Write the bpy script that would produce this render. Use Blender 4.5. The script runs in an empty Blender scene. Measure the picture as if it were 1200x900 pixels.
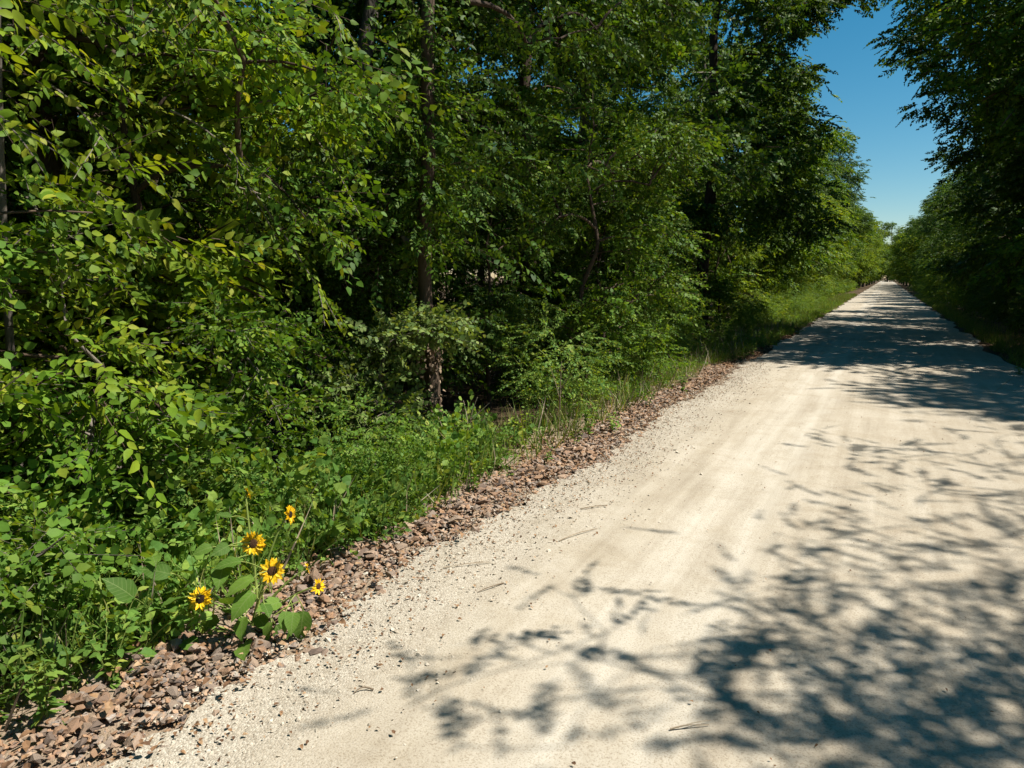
import bpy, math, random
import numpy as np
from mathutils import Vector, Matrix

# ------------------------------------------------------------------ camera, sky, sun, exposure
scene = bpy.context.scene
col = scene.collection
R = math.radians
CAM_H = 1.6
YAW, PITCH = 28.5, 8.9
cam_d = bpy.data.cameras.new('camera')
cam_d.sensor_width = 36.0
cam_d.lens = 24.0
cam_d.clip_start = 0.05
cam_d.clip_end = 4000
cam = bpy.data.objects.new('camera', cam_d)
col.objects.link(cam)
cam.location = (0, 0, CAM_H)
cam.rotation_euler = (R(90 - PITCH), 0, R(YAW))
scene.camera = cam

SUN_EL = 57.0
SUN_AZ = 66.0           # clockwise from +Y (the direction of the trail)
S = np.array([math.sin(R(SUN_AZ)) * math.cos(R(SUN_EL)), math.cos(R(SUN_AZ)) * math.cos(R(SUN_EL)), math.sin(R(SUN_EL))])
world = bpy.data.worlds.new('World')
scene.world = world
world.use_nodes = True
wn = world.node_tree
bg = wn.nodes['Background']
sky = wn.nodes.new('ShaderNodeTexSky')
sky.sky_type = 'NISHITA'
sky.sun_disc = False
sky.sun_elevation = R(SUN_EL)
sky.sun_rotation = R(SUN_AZ)
sky.altitude = 300
sky.air_density = 1.0
sky.dust_density = 0.1
sky.ozone_density = 1.8
hsv = wn.nodes.new('ShaderNodeHueSaturation')
hsv.inputs['Hue'].default_value = 0.48
hsv.inputs['Saturation'].default_value = 1.42
wn.links.new(sky.outputs[0], hsv.inputs['Color'])
wn.links.new(hsv.outputs[0], bg.inputs[0])
bg.inputs[1].default_value = 0.057
sun_d = bpy.data.lights.new('sun', 'SUN')
sun_d.energy = 5.0
sun_d.angle = R(0.53)
sun_d.color = (1.0, 0.95, 0.87)
sun = bpy.data.objects.new('sun', sun_d)
col.objects.link(sun)
sun.rotation_euler = Vector(-S).to_track_quat('-Z', 'Y').to_euler()
sun.location = (20, 10, 40)
vs = scene.view_settings
vs.view_transform = 'Standard'
vs.look = 'None'
vs.gamma = 1.0
vs.use_curve_mapping = False
vs.exposure = 0.82
scene.cycles.use_denoising = True
scene.cycles.max_bounces = 4
scene.cycles.diffuse_bounces = 2
scene.cycles.transmission_bounces = 3
scene.cycles.sample_clamp_indirect = 4.0

# ------------------------------------------------------------------ pixel (of the 1200x900 photograph) to place
_th, _ph = R(YAW), R(PITCH)
CF = np.array([-math.sin(_th) * math.cos(_ph), math.cos(_th) * math.cos(_ph), -math.sin(_ph)])
CR = np.array([math.cos(_th), math.sin(_th), 0.0])
CU = np.cross(CR, CF)
CP = np.array([0, 0, CAM_H])

def ray(px, py):
    return CF + CR * (px - 600) / 800.0 + CU * (450 - py) / 800.0

def ground_at(px, py, z=0.0):
    d = ray(px, py)
    return CP + d * ((z - CAM_H) / d[2])

def at_side(px, py, x):
    """the point of the pixel's ray on the vertical plane at distance x beside the trail axis"""
    d = ray(px, py)
    return CP + d * (x / d[0])

def at_depth(px, py, depth):
    return CP + ray(px, py) * depth

# ------------------------------------------------------------------ small helpers
rng = np.random.default_rng(7)

def norm(v):
    v = np.asarray(v, float)
    return v / np.maximum(np.linalg.norm(v, axis=-1, keepdims=True), 1e-9)

def smooth(a, b, x):
    t = np.clip((x - a) / (b - a), 0, 1)
    return t * t * (3 - 2 * t)

def mesh_from(name, V, F, mats, mi=None, smooth_shade=False):
    V = np.ascontiguousarray(V, dtype=np.float32).reshape(-1, 3)
    F = np.ascontiguousarray(F, dtype=np.int32).reshape(-1, 3)
    me = bpy.data.meshes.new(name)
    me.vertices.add(len(V)); me.vertices.foreach_set('co', V.ravel())
    me.loops.add(F.size); me.loops.foreach_set('vertex_index', F.ravel())
    me.polygons.add(len(F))
    me.polygons.foreach_set('loop_start', np.arange(0, F.size, 3, dtype=np.int32))
    for m in mats:
        me.materials.append(m)
    if mi is not None:
        me.polygons.foreach_set('material_index', np.ascontiguousarray(mi, dtype=np.int32))
    me.polygons.foreach_set('use_smooth', np.full(len(F), bool(smooth_shade)))
    me.update(calc_edges=True)
    return me

def link(name, data=None, parent=None, loc=None):
    o = bpy.data.objects.new(name, data)
    col.objects.link(o)
    if parent is not None:
        o.parent = parent
    if loc is not None:
        o.location = [float(c) for c in loc]
    return o

def tag(o, label=None, cat=None, group=None, kind=None):
    if label: o['label'] = label
    if cat: o['category'] = cat
    if group: o['group'] = group
    if kind: o['kind'] = kind
    return o

class Geo:
    """collects triangles of one mesh"""
    def __init__(self):
        self.V, self.F, self.M, self.n = [], [], [], 0
    def add(self, V, F, m=0):
        V = np.asarray(V, float).reshape(-1, 3); F = np.asarray(F, int).reshape(-1, 3)
        self.V.append(V); self.F.append(F + self.n); self.M.append(np.full(len(F), m)); self.n += len(V)
    def many(self, V, F, mats, pos, rot, scl):
        """a template (V, F, mats per face) set at every pos with rotation matrix rot (n,3,3) and scale scl"""
        n = len(pos)
        if n == 0: return
        scl = np.asarray(scl, float)
        if scl.ndim == 1: scl = scl[:, None].repeat(3, 1)
        W = V[None] * scl[:, None, :]
        W = np.einsum('nij,nvj->nvi', rot, W) + pos[:, None, :]
        FF = F[None] + (np.arange(n) * len(V))[:, None, None]
        self.V.append(W.reshape(-1, 3)); self.F.append(FF.reshape(-1, 3) + self.n)
        self.M.append(np.tile(mats, n)); self.n += n * len(V)
    def mesh(self, name, mats, smooth_shade=False):
        return mesh_from(name, np.concatenate(self.V), np.concatenate(self.F), mats, np.concatenate(self.M), smooth_shade)

def tube(P, rad, sides=6, bump=0.0, seed=0):
    """a tapered tube along the points P"""
    P = np.asarray(P, float); n = len(P)
    rad = np.broadcast_to(np.asarray(rad, float), (n,))
    T = norm(np.gradient(P, axis=0))
    ref = np.array([1.0, 0.13, 0.07]) if abs(T[0][0]) < 0.8 else np.array([0.05, 1.0, 0.1])
    A = norm(np.cross(T, ref)); B = np.cross(T, A)
    a = np.linspace(0, 2 * math.pi, sides, endpoint=False)
    r = np.repeat(rad[:, None], sides, 1)
    if bump:
        g = np.random.default_rng(seed)
        lobes = 1 + bump * np.sin(a * 3 + g.uniform(0, 6)) + bump * .6 * np.sin(a * 5 + g.uniform(0, 6))
        r = r * lobes[None] * (1 + bump * .5 * g.standard_normal((n, sides)))
    V = P[:, None] + r[..., None] * (A[:, None] * np.cos(a)[None, :, None] + B[:, None] * np.sin(a)[None, :, None])
    i = np.arange(n - 1)[:, None] * sides; j = np.arange(sides)[None]; k = (j + 1) % sides
    q = np.stack([i + j, i + k, i + k + sides, i + j + sides], -1).reshape(-1, 4)
    F = np.concatenate([q[:, [0, 1, 2]], q[:, [0, 2, 3]]])
    V = V.reshape(-1, 3)
    tip = len(V); V = np.concatenate([V, [P[-1] + T[-1] * rad[-1]]])
    e = (n - 1) * sides
    F = np.concatenate([F, [[e + a_, e + (a_ + 1) % sides, tip] for a_ in range(sides)]])
    return V, F

def bez(p0, p1, p2, n=6):
    t = np.linspace(0, 1, n)[:, None]
    return (1 - t) ** 2 * np.asarray(p0) + 2 * t * (1 - t) * np.asarray(p1) + t * t * np.asarray(p2)

def frames(D, up, roll):
    """rotation matrices with X along D, Z near up, rolled about D"""
    X = norm(D)
    Y = norm(np.cross(np.broadcast_to(up, X.shape), X)); Z = np.cross(X, Y)
    c, s = np.cos(roll)[:, None], np.sin(roll)[:, None]
    Y2 = Y * c + Z * s; Z2 = np.cross(X, Y2)
    return np.stack([X, Y2, Z2], -1)

# ------------------------------------------------------------------ materials
def newmat(name):
    m = bpy.data.materials.new(name); m.use_nodes = True
    nt = m.node_tree; nt.nodes.clear()
    return m, nt, nt.nodes.new('ShaderNodeOutputMaterial')

def node(nt, typ, **kw):
    n = nt.nodes.new(typ)
    for k, v in kw.items():
        if k.startswith('i_'):
            key = k[2:]; key = int(key) if key.isdigit() else key
            n.inputs[key].default_value = v
        else:
            setattr(n, k, v)
    return n

def ramp(nt, stops):
    n = nt.nodes.new('ShaderNodeValToRGB'); r = n.color_ramp
    while len(r.elements) < len(stops): r.elements.new(0.5)
    for e, (p, c) in zip(r.elements, stops):
        e.position = p; e.color = (*c, 1)
    return n

def math_n(nt, op, a, b=None, c=None, clamp=False):
    n = nt.nodes.new('ShaderNodeMath'); n.operation = op; n.use_clamp = clamp
    for i, v in enumerate((a, b, c)):
        if v is None: continue
        if isinstance(v, (int, float)): n.inputs[i].default_value = v
        else: nt.links.new(v, n.inputs[i])
    return n.outputs[0]

def mixc(nt, fac, a, b, mode='MIX'):
    n = nt.nodes.new('ShaderNodeMix'); n.data_type = 'RGBA'; n.blend_type = mode
    for s, v in ((0, fac), (6, a), (7, b)):
        if isinstance(v, (int, float)): n.inputs[s].default_value = v
        elif isinstance(v, tuple): n.inputs[s].default_value = (*v, 1)
        else: nt.links.new(v, n.inputs[s])
    return n.outputs[2]

def piece_random(nt):
    """a random number for every loose piece of a mesh and for every object"""
    g = node(nt, 'ShaderNodeNewGeometry'); o = node(nt, 'ShaderNodeObjectInfo')
    return math_n(nt, 'FRACT', math_n(nt, 'ADD', g.outputs['Random Per Island'], o.outputs['Random']))

def leaf_mat(name, stops, trans=0.4, rough=0.55, spec=0.15, tcol=(1.6, 1.4, 0.45), clump=0.9, gain=1.5, veins=False):
    m, nt, out = newmat(name)
    r = piece_random(nt)
    rp = ramp(nt, [(p_, tuple(gain * v for v in c_)) for p_, c_ in stops]); nt.links.new(r, rp.inputs[0])
    tc = node(nt, 'ShaderNodeNewGeometry')
    nz = node(nt, 'ShaderNodeTexNoise', i_Scale=clump, i_Detail=2.0); nt.links.new(tc.outputs['Position'], nz.inputs['Vector'])
    lv = node(nt, 'ShaderNodeMapRange', i_1=0.3, i_2=0.7, i_3=0.7, i_4=1.3); nt.links.new(nz.outputs[0], lv.inputs[0])
    c = node(nt, 'ShaderNodeVectorMath', operation='SCALE'); nt.links.new(rp.outputs[0], c.inputs[0]); nt.links.new(lv.outputs[0], c.inputs['Scale'])
    fine = node(nt, 'ShaderNodeTexNoise', i_Scale=90.0, i_Detail=2.0)
    nt.links.new(tc.outputs['Position'], fine.inputs['Vector'])
    col2 = mixc(nt, math_n(nt, 'MULTIPLY', fine.outputs[0], 0.35), c.outputs[0], (0.02, 0.035, 0.008))
    if veins:
        oc = node(nt, 'ShaderNodeTexCoord'); sx = node(nt, 'ShaderNodeSeparateXYZ'); nt.links.new(oc.outputs['Object'], sx.inputs[0])
        ay = math_n(nt, 'ABSOLUTE', sx.outputs[1])
        rib = math_n(nt, 'LESS_THAN', ay, .012)
        ph_ = math_n(nt, 'SINE', math_n(nt, 'MULTIPLY', math_n(nt, 'SUBTRACT', sx.outputs[0], math_n(nt, 'MULTIPLY', ay, .8)), 48.0))
        vein = math_n(nt, 'MAXIMUM', rib, math_n(nt, 'MULTIPLY', math_n(nt, 'GREATER_THAN', ph_, .9), .6))
        col2 = mixc(nt, math_n(nt, 'MULTIPLY', vein, .55), col2, (.20, .26, .09))
    p = node(nt, 'ShaderNodeBsdfPrincipled', i_Roughness=rough)
    p.inputs['Specular IOR Level'].default_value = spec
    nt.links.new(col2, p.inputs['Base Color'])
    t = node(nt, 'ShaderNodeBsdfTranslucent')
    nt.links.new(mixc(nt, 1.0, col2, tcol, 'MULTIPLY'), t.inputs[0])
    mx = node(nt, 'ShaderNodeMixShader', i_0=trans)
    nt.links.new(p.outputs[0], mx.inputs[1]); nt.links.new(t.outputs[0], mx.inputs[2])
    nt.links.new(mx.outputs[0], out.inputs[0])
    return m

def plain_mat(name, stops, rough=0.8, spec=0.25, noise=25.0, bump=0.0, bscale=60.0, stretch=None):
    """colour by piece and by noise"""
    m, nt, out = newmat(name)
    tc = node(nt, 'ShaderNodeTexCoord')
    vec = tc.outputs['Object']
    if stretch:
        mp = node(nt, 'ShaderNodeMapping'); mp.inputs['Scale'].default_value = stretch
        nt.links.new(vec, mp.inputs[0]); vec = mp.outputs[0]
    nz = node(nt, 'ShaderNodeTexNoise', i_Scale=noise, i_Detail=5.0, i_Roughness=0.6); nt.links.new(vec, nz.inputs['Vector'])
    r = math_n(nt, 'ADD', math_n(nt, 'MULTIPLY', piece_random(nt), 0.75), math_n(nt, 'MULTIPLY', math_n(nt, 'SUBTRACT', nz.outputs[0], 0.35), 0.9), clamp=True)
    rp = ramp(nt, stops); nt.links.new(r, rp.inputs[0])
    p = node(nt, 'ShaderNodeBsdfPrincipled', i_Roughness=rough)
    p.inputs['Specular IOR Level'].default_value = spec
    nt.links.new(rp.outputs[0], p.inputs['Base Color'])
    if bump:
        b2 = node(nt, 'ShaderNodeTexNoise', i_Scale=bscale, i_Detail=6.0); nt.links.new(vec, b2.inputs['Vector'])
        b = node(nt, 'ShaderNodeBump', i_Strength=bump, i_Distance=0.02); nt.links.new(b2.outputs[0], b.inputs['Height'])
        nt.links.new(b.outputs[0], p.inputs['Normal'])
    nt.links.new(p.outputs[0], out.inputs[0])
    return m

M = {}
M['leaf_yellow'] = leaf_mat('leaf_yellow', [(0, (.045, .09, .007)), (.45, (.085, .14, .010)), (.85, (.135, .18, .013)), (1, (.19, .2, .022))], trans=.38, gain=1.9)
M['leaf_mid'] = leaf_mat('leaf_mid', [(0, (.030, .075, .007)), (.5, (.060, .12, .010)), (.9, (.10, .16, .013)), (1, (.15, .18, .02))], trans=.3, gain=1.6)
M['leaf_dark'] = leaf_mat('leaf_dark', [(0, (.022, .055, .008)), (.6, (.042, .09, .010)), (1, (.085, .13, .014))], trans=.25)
M['leaf_grey'] = leaf_mat('leaf_grey', [(0, (.05, .085, .022)), (.6, (.09, .13, .035)), (1, (.14, .17, .05))], trans=.3, rough=.55, gain=1.7)
M['leaf_bright'] = leaf_mat('leaf_bright', [(0, (.05, .11, .015)), (.5, (.085, .165, .02)), (.9, (.12, .20, .028)), (1, (.2, .23, .03))], trans=.42)
M['leaf_herb'] = leaf_mat('leaf_herb', [(0, (.045, .1, .018)), (.5, (.085, .155, .028)), (.9, (.14, .2, .035)), (1, (.2, .22, .04))], trans=.34, gain=1.75)
M['leaf_sunflower'] = leaf_mat('leaf_sunflower', [(0, (.045, .095, .014)), (.6, (.07, .135, .018)), (1, (.10, .17, .025))], trans=.3, rough=.65, spec=.15, gain=1.3, veins=True)
M['grass'] = leaf_mat('grass', [(0, (.05, .09, .015)), (.6, (.09, .15, .025)), (1, (.22, .2, .07))], trans=.3)
M['dry_leaf'] = plain_mat('dry_leaf', [(0, (.06, .032, .018)), (.4, (.15, .08, .04)), (.75, (.26, .15, .075)), (1, (.38, .27, .16))], rough=.85)
M['bark'] = plain_mat('bark', [(0, (.022, .014, .009)), (.5, (.06, .04, .026)), (1, (.13, .09, .062))], rough=.9, noise=14, bump=.9, bscale=30, stretch=(1, 1, .22))
M['bark_grey'] = plain_mat('bark_grey', [(0, (.06, .05, .04)), (.5, (.13, .11, .09)), (1, (.22, .19, .155))], rough=.9, noise=14, bump=.8, bscale=30, stretch=(1, 1, .25))
M['husk'] = plain_mat('husk', [(0, (.09, .06, .04)), (.5, (.24, .17, .11)), (1, (.42, .33, .23))], rough=.9, noise=40)
M['stem'] = leaf_mat('stem', [(0, (.10, .14, .03)), (1, (.17, .2, .05))], trans=.1, rough=.6)
M['dead_stem'] = plain_mat('dead_stem', [(0, (.14, .10, .065)), (.6, (.28, .22, .15)), (1, (.42, .36, .27))], rough=.9, noise=20)
M['petal'] = leaf_mat('petal', [(0, (.86, .47, .004)), (.5, (.88, .54, .006)), (1, (.9, .6, .015))], trans=.18, rough=.5, spec=.25, tcol=(1, .95, .8), clump=2, gain=1.0)
M['floret'] = plain_mat('floret', [(0, (.012, .006, .004)), (.6, (.035, .016, .008)), (1, (.10, .045, .015))], rough=.9, noise=160, bump=.5, bscale=400)
M['stone'] = plain_mat('stone', [(0, (.085, .07, .06)), (.16, (.17, .13, .105)), (.3, (.27, .165, .105)), (.44, (.36, .215, .12)), (.56, (.19, .165, .145)), (.7, (.34, .25, .175)), (.8, (.42, .27, .17)), (.9, (.26, .23, .2)), (1, (.50, .43, .35))], rough=.9, noise=34, bump=.5, bscale=70)
M['pebble'] = plain_mat('pebble', [(0, (.28, .235, .175)), (.5, (.42, .365, .28)), (1, (.55, .49, .40))], rough=.9, noise=40)

def trail_material():
    m, nt, out = newmat('limestone_trail')
    tc = node(nt, 'ShaderNodeTexCoord'); v = tc.outputs['Object']
    sep = node(nt, 'ShaderNodeSeparateXYZ'); nt.links.new(v, sep.inputs[0])
    big = node(nt, 'ShaderNodeTexNoise', i_Scale=0.9, i_Detail=5.0, i_Roughness=.6); nt.links.new(v, big.inputs['Vector'])
    mid = node(nt, 'ShaderNodeTexNoise', i_Scale=9.0, i_Detail=6.0, i_Roughness=.7); nt.links.new(v, mid.inputs['Vector'])
    fine = node(nt, 'ShaderNodeTexNoise', i_Scale=130.0, i_Detail=4.0, i_Roughness=.75); nt.links.new(v, fine.inputs['Vector'])
    # along the trail: faint streaks of the tyres
    mp = node(nt, 'ShaderNodeMapping'); mp.inputs['Scale'].default_value = (7.0, .28, 1); nt.links.new(v, mp.inputs[0])
    stk = node(nt, 'ShaderNodeTexNoise', i_Scale=1.0, i_Detail=6.0, i_Roughness=.65); nt.links.new(mp.outputs[0], stk.inputs['Vector'])
    base = ramp(nt, [(.3, (.34, .285, .21)), (.5, (.475, .415, .32)), (.68, (.58, .52, .42))])
    f = math_n(nt, 'ADD', math_n(nt, 'MULTIPLY', big.outputs[0], .42), math_n(nt, 'MULTIPLY', stk.outputs[0], .58))
    nt.links.new(f, base.inputs[0])
    c = mixc(nt, math_n(nt, 'MULTIPLY', math_n(nt, 'SUBTRACT', mid.outputs[0], .45, clamp=True), 1.1), base.outputs[0], (.38, .325, .25))
    # packed wheel tracks and a thin rut
    wob = math_n(nt, 'MULTIPLY', math_n(nt, 'SUBTRACT', big.outputs[0], .5), .5)
    xs_ = math_n(nt, 'ADD', sep.outputs[0], wob)
    def line(x0, w_):
        q = math_n(nt, 'DIVIDE', math_n(nt, 'SUBTRACT', xs_, x0), w_)
        return math_n(nt, 'EXPONENT', math_n(nt, 'MULTIPLY', math_n(nt, 'MULTIPLY', q, q), -1.0))
    brk = math_n(nt, 'MULTIPLY', stk.outputs[0], 1.0)
    c = mixc(nt, math_n(nt, 'MULTIPLY', math_n(nt, 'MULTIPLY', math_n(nt, 'ADD', line(-.95, .16), line(-.62, .10)), brk), .9, clamp=True), c, (.62, .57, .475))
    c = mixc(nt, math_n(nt, 'MULTIPLY', math_n(nt, 'MULTIPLY', math_n(nt, 'ADD', line(.55, .035), line(.85, .4)), brk), .55, clamp=True), c, (.37, .315, .235))
    # loose gravel toward the edges
    ax = math_n(nt, 'ADD', math_n(nt, 'ABSOLUTE', sep.outputs[0]), math_n(nt, 'MULTIPLY', mid.outputs[0], .5))
    edge = node(nt, 'ShaderNodeMapRange', interpolation_type='SMOOTHSTEP', i_1=1.55, i_2=2.25, i_3=0.0, i_4=1.0); nt.links.new(ax, edge.inputs[0])
    vor = node(nt, 'ShaderNodeTexVoronoi', i_Scale=120.0); nt.links.new(v, vor.inputs['Vector'])
    vc = ramp(nt, [(0, (.30, .26, .2)), (.5, (.5, .44, .35)), (1, (.62, .57, .47))])
    sp = node(nt, 'ShaderNodeSeparateColor'); nt.links.new(vor.outputs['Color'], sp.inputs[0]); nt.links.new(sp.outputs[0], vc.inputs[0])
    c = mixc(nt, math_n(nt, 'MULTIPLY', edge.outputs[0], .75), c, vc.outputs[0])
    # grains
    gr = ramp(nt, [(.36, (.55, .5, .44)), (.5, (1, 1, 1)), (.66, (1.0, 1.0, 1.0))]); nt.links.new(fine.outputs[0], gr.inputs[0])
    c = mixc(nt, .8, c, gr.outputs[0], 'MULTIPLY')
    st = node(nt, 'ShaderNodeTexNoise', i_Scale=2.6, i_Detail=7.0, i_Roughness=.72, i_Distortion=.6); nt.links.new(v, st.inputs['Vector'])
    sr = ramp(nt, [(.36, (.80, .76, .70)), (.52, (1, 1, 1))]); nt.links.new(st.outputs[0], sr.inputs[0])
    c = mixc(nt, .5, c, sr.outputs[0], 'MULTIPLY')
    c = mixc(nt, 1.0, c, (.855, .86, .865), 'MULTIPLY')
    p = node(nt, 'ShaderNodeBsdfPrincipled', i_Roughness=.95); p.inputs['Specular IOR Level'].default_value = .12
    nt.links.new(c, p.inputs['Base Color'])
    h = math_n(nt, 'ADD', math_n(nt, 'MULTIPLY', fine.outputs[0], .35), math_n(nt, 'MULTIPLY', mid.outputs[0], .8))
    h = math_n(nt, 'SUBTRACT', h, math_n(nt, 'MULTIPLY', math_n(nt, 'MULTIPLY', vor.outputs['Distance'], edge.outputs[0]), .9))
    b = node(nt, 'ShaderNodeBump', i_Strength=.5, i_Distance=.014); nt.links.new(h, b.inputs['Height']); nt.links.new(b.outputs[0], p.inputs['Normal'])
    nt.links.new(p.outputs[0], out.inputs[0])
    return m
M['trail'] = trail_material()

def soil_material():
    m, nt, out = newmat('woodland_soil')
    tc = node(nt, 'ShaderNodeTexCoord'); v = tc.outputs['Object']
    a = node(nt, 'ShaderNodeTexNoise', i_Scale=1.2, i_Detail=8.0, i_Roughness=.7); nt.links.new(v, a.inputs['Vector'])
    b_ = node(nt, 'ShaderNodeTexNoise', i_Scale=35.0, i_Detail=5.0, i_Roughness=.7); nt.links.new(v, b_.inputs['Vector'])
    rp = ramp(nt, [(.3, (.035, .025, .015)), (.5, (.085, .058, .034)), (.65, (.15, .10, .06)), (.8, (.07, .085, .025))])
    nt.links.new(math_n(nt, 'ADD', math_n(nt, 'MULTIPLY', a.outputs[0], .5), math_n(nt, 'MULTIPLY', b_.outputs[0], .5)), rp.inputs[0])
    p = node(nt, 'ShaderNodeBsdfPrincipled', i_Roughness=.95); p.inputs['Specular IOR Level'].default_value = .1
    nt.links.new(rp.outputs[0], p.inputs['Base Color'])
    bp = node(nt, 'ShaderNodeBump', i_Strength=.9, i_Distance=.04); nt.links.new(b_.outputs[0], bp.inputs['Height']); nt.links.new(bp.outputs[0], p.inputs['Normal'])
    nt.links.new(p.outputs[0], out.inputs[0])
    return m
M['soil'] = soil_material()
M['fines'] = plain_mat('ballast_fines', [(0, (.10, .07, .045)), (.5, (.2, .14, .09)), (1, (.34, .26, .18))], rough=.95, noise=60, bump=.8, bscale=120)

# ------------------------------------------------------------------ the ground, the trail, its stony shoulder
def terrain(x, y):
    """height of the bare ground beside the trail: a low bank falling away on both sides"""
    ax = np.abs(x)
    z = -0.30 * smooth(2.9, 5.2, ax) - 0.015
    z = z + 0.03 * np.sin(x * 1.7 + y * .6) * smooth(2.6, 4, ax) + 0.02 * np.sin(y * 1.9 - x) * smooth(2.4, 3.4, ax)
    return z

def grid_mesh(name, xs, ys, zf, mats, xf=None):
    X, Y = np.meshgrid(xs, ys)
    if xf is not None: X = xf(X, Y)
    V = np.stack([X, Y, zf(X, Y)], -1).reshape(-1, 3)
    nx, ny = len(xs), len(ys)
    i = (np.arange(ny - 1)[:, None] * nx + np.arange(nx - 1)[None]).ravel()
    F = np.concatenate([np.stack([i, i + 1, i + nx + 1], -1), np.stack([i, i + nx + 1, i + nx], -1)])
    return mesh_from(name, V, F, mats, smooth_shade=True)

gx = np.concatenate([[-1500, -600, -200, -80, -40, -24], np.linspace(-16, 16, 130), [24, 40, 80, 200, 600, 1500]])
gy = np.concatenate([[-1500, -500, -150, -50, -20], np.linspace(-10, 30, 130), np.linspace(32, 120, 40), [140, 170, 220, 300, 500, 900, 1600]])
tag(link('ground', grid_mesh('ground', gx, gy, terrain, [M['soil']])), 'dark woodland soil under the trees on both sides of the trail', 'ground', kind='structure')

def left_edge(y):
    return -2.16 + .07 * np.sin(y * 1.3 + .5) + .035 * np.sin(y * 3.7) + .03 * np.sin(y * 9.1 + 2) + .022 * np.sin(y * 23.3) + .02 * np.sin(y * 41.7 + 1)
def right_edge(y):
    return 2.08 + .10 * np.sin(y * .9 + 1) + .05 * np.sin(y * 3.1)
def trail_x(u, y):
    return np.where(u < .5, left_edge(y) * (1 - 2 * u), right_edge(y) * (2 * u - 1))
def trail_z(x, y):
    c = 0.03 * (1 - np.clip(np.abs(x) / 2.3, 0, 1) ** 2)
    ruts = -0.008 * np.exp(-((x + .85) / .28) ** 2) - 0.008 * np.exp(-((x - .75) / .28) ** 2)
    rough = .006 * np.sin(x * 5 + y * 1.1) * np.sin(y * 2.3 - x * 2) + .004 * np.sin(x * 13 + y * 3)
    return .014 + c + ruts + rough * smooth(0, 2.2, np.abs(x))
ty = np.concatenate([np.linspace(-8, 14, 620), np.linspace(14.2, 60, 200), np.linspace(61, 330, 140)])
tr_me = grid_mesh('gravel_trail', np.linspace(0, 1, 42), ty, trail_z, [M['trail']], xf=trail_x)
trail = tag(link('gravel_trail', tr_me), 'pale crushed limestone trail running straight to the vanishing point', 'trail', kind='structure')

# stones
def icosa():
    p = (1 + 5 ** .5) / 2
    V = norm(np.array([(-1, p, 0), (1, p, 0), (-1, -p, 0), (1, -p, 0), (0, -1, p), (0, 1, p), (0, -1, -p), (0, 1, -p), (p, 0, -1), (p, 0, 1), (-p, 0, -1), (-p, 0, 1)], float))
    F = np.array([(0, 11, 5), (0, 5, 1), (0, 1, 7), (0, 7, 10), (0, 10, 11), (1, 5, 9), (5, 11, 4), (11, 10, 2), (10, 7, 6), (7, 1, 8), (3, 9, 4), (3, 4, 2), (3, 2, 6), (3, 6, 8), (3, 8, 9), (4, 9, 5), (2, 4, 11), (6, 2, 10), (8, 6, 7), (9, 8, 1)])
    return V, F
ICV, ICF = icosa()
def stone_shape(g):
    V = ICV * (1 + .32 * g.standard_normal((12, 1)))
    V = V + .17 * g.standard_normal(V.shape)
    # cut with a few planes so that it gets broken faces
    for _ in range(4):
        n = norm(g.standard_normal(3)); d = V @ n; lim = g.uniform(.45, .7)
        V = V - np.where(d > lim, d - lim, 0)[:, None] * n
    return V * np.array([1, .76, .46])
STONES = [stone_shape(np.random.default_rng(100 + i)) for i in range(10)]
stone_me = [mesh_from('stone', v, ICF, [M['stone']]) for v in STONES]

def rand_rot(n, g, tilt=.35):
    a = g.uniform(0, 2 * math.pi, n)
    D = np.stack([np.cos(a), np.sin(a), g.normal(0, tilt, n)], -1)
    return frames(D, np.array([0, 0, 1.0]), g.normal(0, tilt, n))

gs = np.random.default_rng(21)
shoulder = link('ballast_shoulder', grid_mesh('ballast_shoulder', np.linspace(0, 1, 8), np.linspace(-2, 13, 120), lambda x, y: -.004 + .02 * np.sin(x * 9 + y * 4) * .3, [M['fines']],
                xf=lambda u, y: -3.05 + u * 1.05 + .08 * np.sin(y * 1.7)))
tag(shoulder, 'strip of loose pinkish brown stones along the left edge of the trail', 'stone shoulder', kind='structure')
n = 12000
sy = gs.uniform(-.2, 12.5, n) ** 1.0
band = gs.beta(1.9, 1.9, n)
sx = left_edge(sy) - .66 * band + .09 + gs.normal(0, .05, n)
ss = np.clip(gs.lognormal(math.log(.0155), .48, n), .006, .05)
keep = gs.random(n) < (1 - .75 * smooth(6.5, 9.5, sy))
sy, sx, ss, band = sy[keep], sx[keep], ss[keep], band[keep]
heap = .045 * np.exp(-((band - .5) / .28) ** 2)
sz = heap * gs.random(len(sx)) + ss * .22
srot = rand_rot(len(sx), gs, .26)
d = np.sqrt(sx ** 2 + sy ** 2 + 1.6 ** 2)
vis = (np.stack([sx, sy, sz - CAM_H], -1) @ CF)
pxx = 600 + 800 * (np.stack([sx, sy, sz - CAM_H], -1) @ CR) / np.maximum(vis, .1)
score = np.where((pxx > -5), ss / d * (1 + sz * 6), 0)
order = np.argsort(-score)
big, rest = order[:300], order[300:]
for i in big:
    k = int(gs.integers(10))
    o = link('stone', stone_me[k], shoulder)
    o.matrix_local = Matrix.Translation((sx[i], sy[i], sz[i] + ss[i] * .1)) @ Matrix(srot[i].tolist()).to_4x4() @ Matrix.Scale(float(ss[i]), 4)
g = Geo()
kk = gs.integers(10, size=len(rest))
for k in range(10):
    r_ = rest[kk == k]
    g.many(STONES[k], ICF, np.zeros(20, int), np.stack([sx[r_], sy[r_], sz[r_]], -1), srot[r_], ss[r_])
tag(link('small_stones', g.mesh('small_stones', [M['stone']]), shoulder), kind='stuff')

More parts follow.
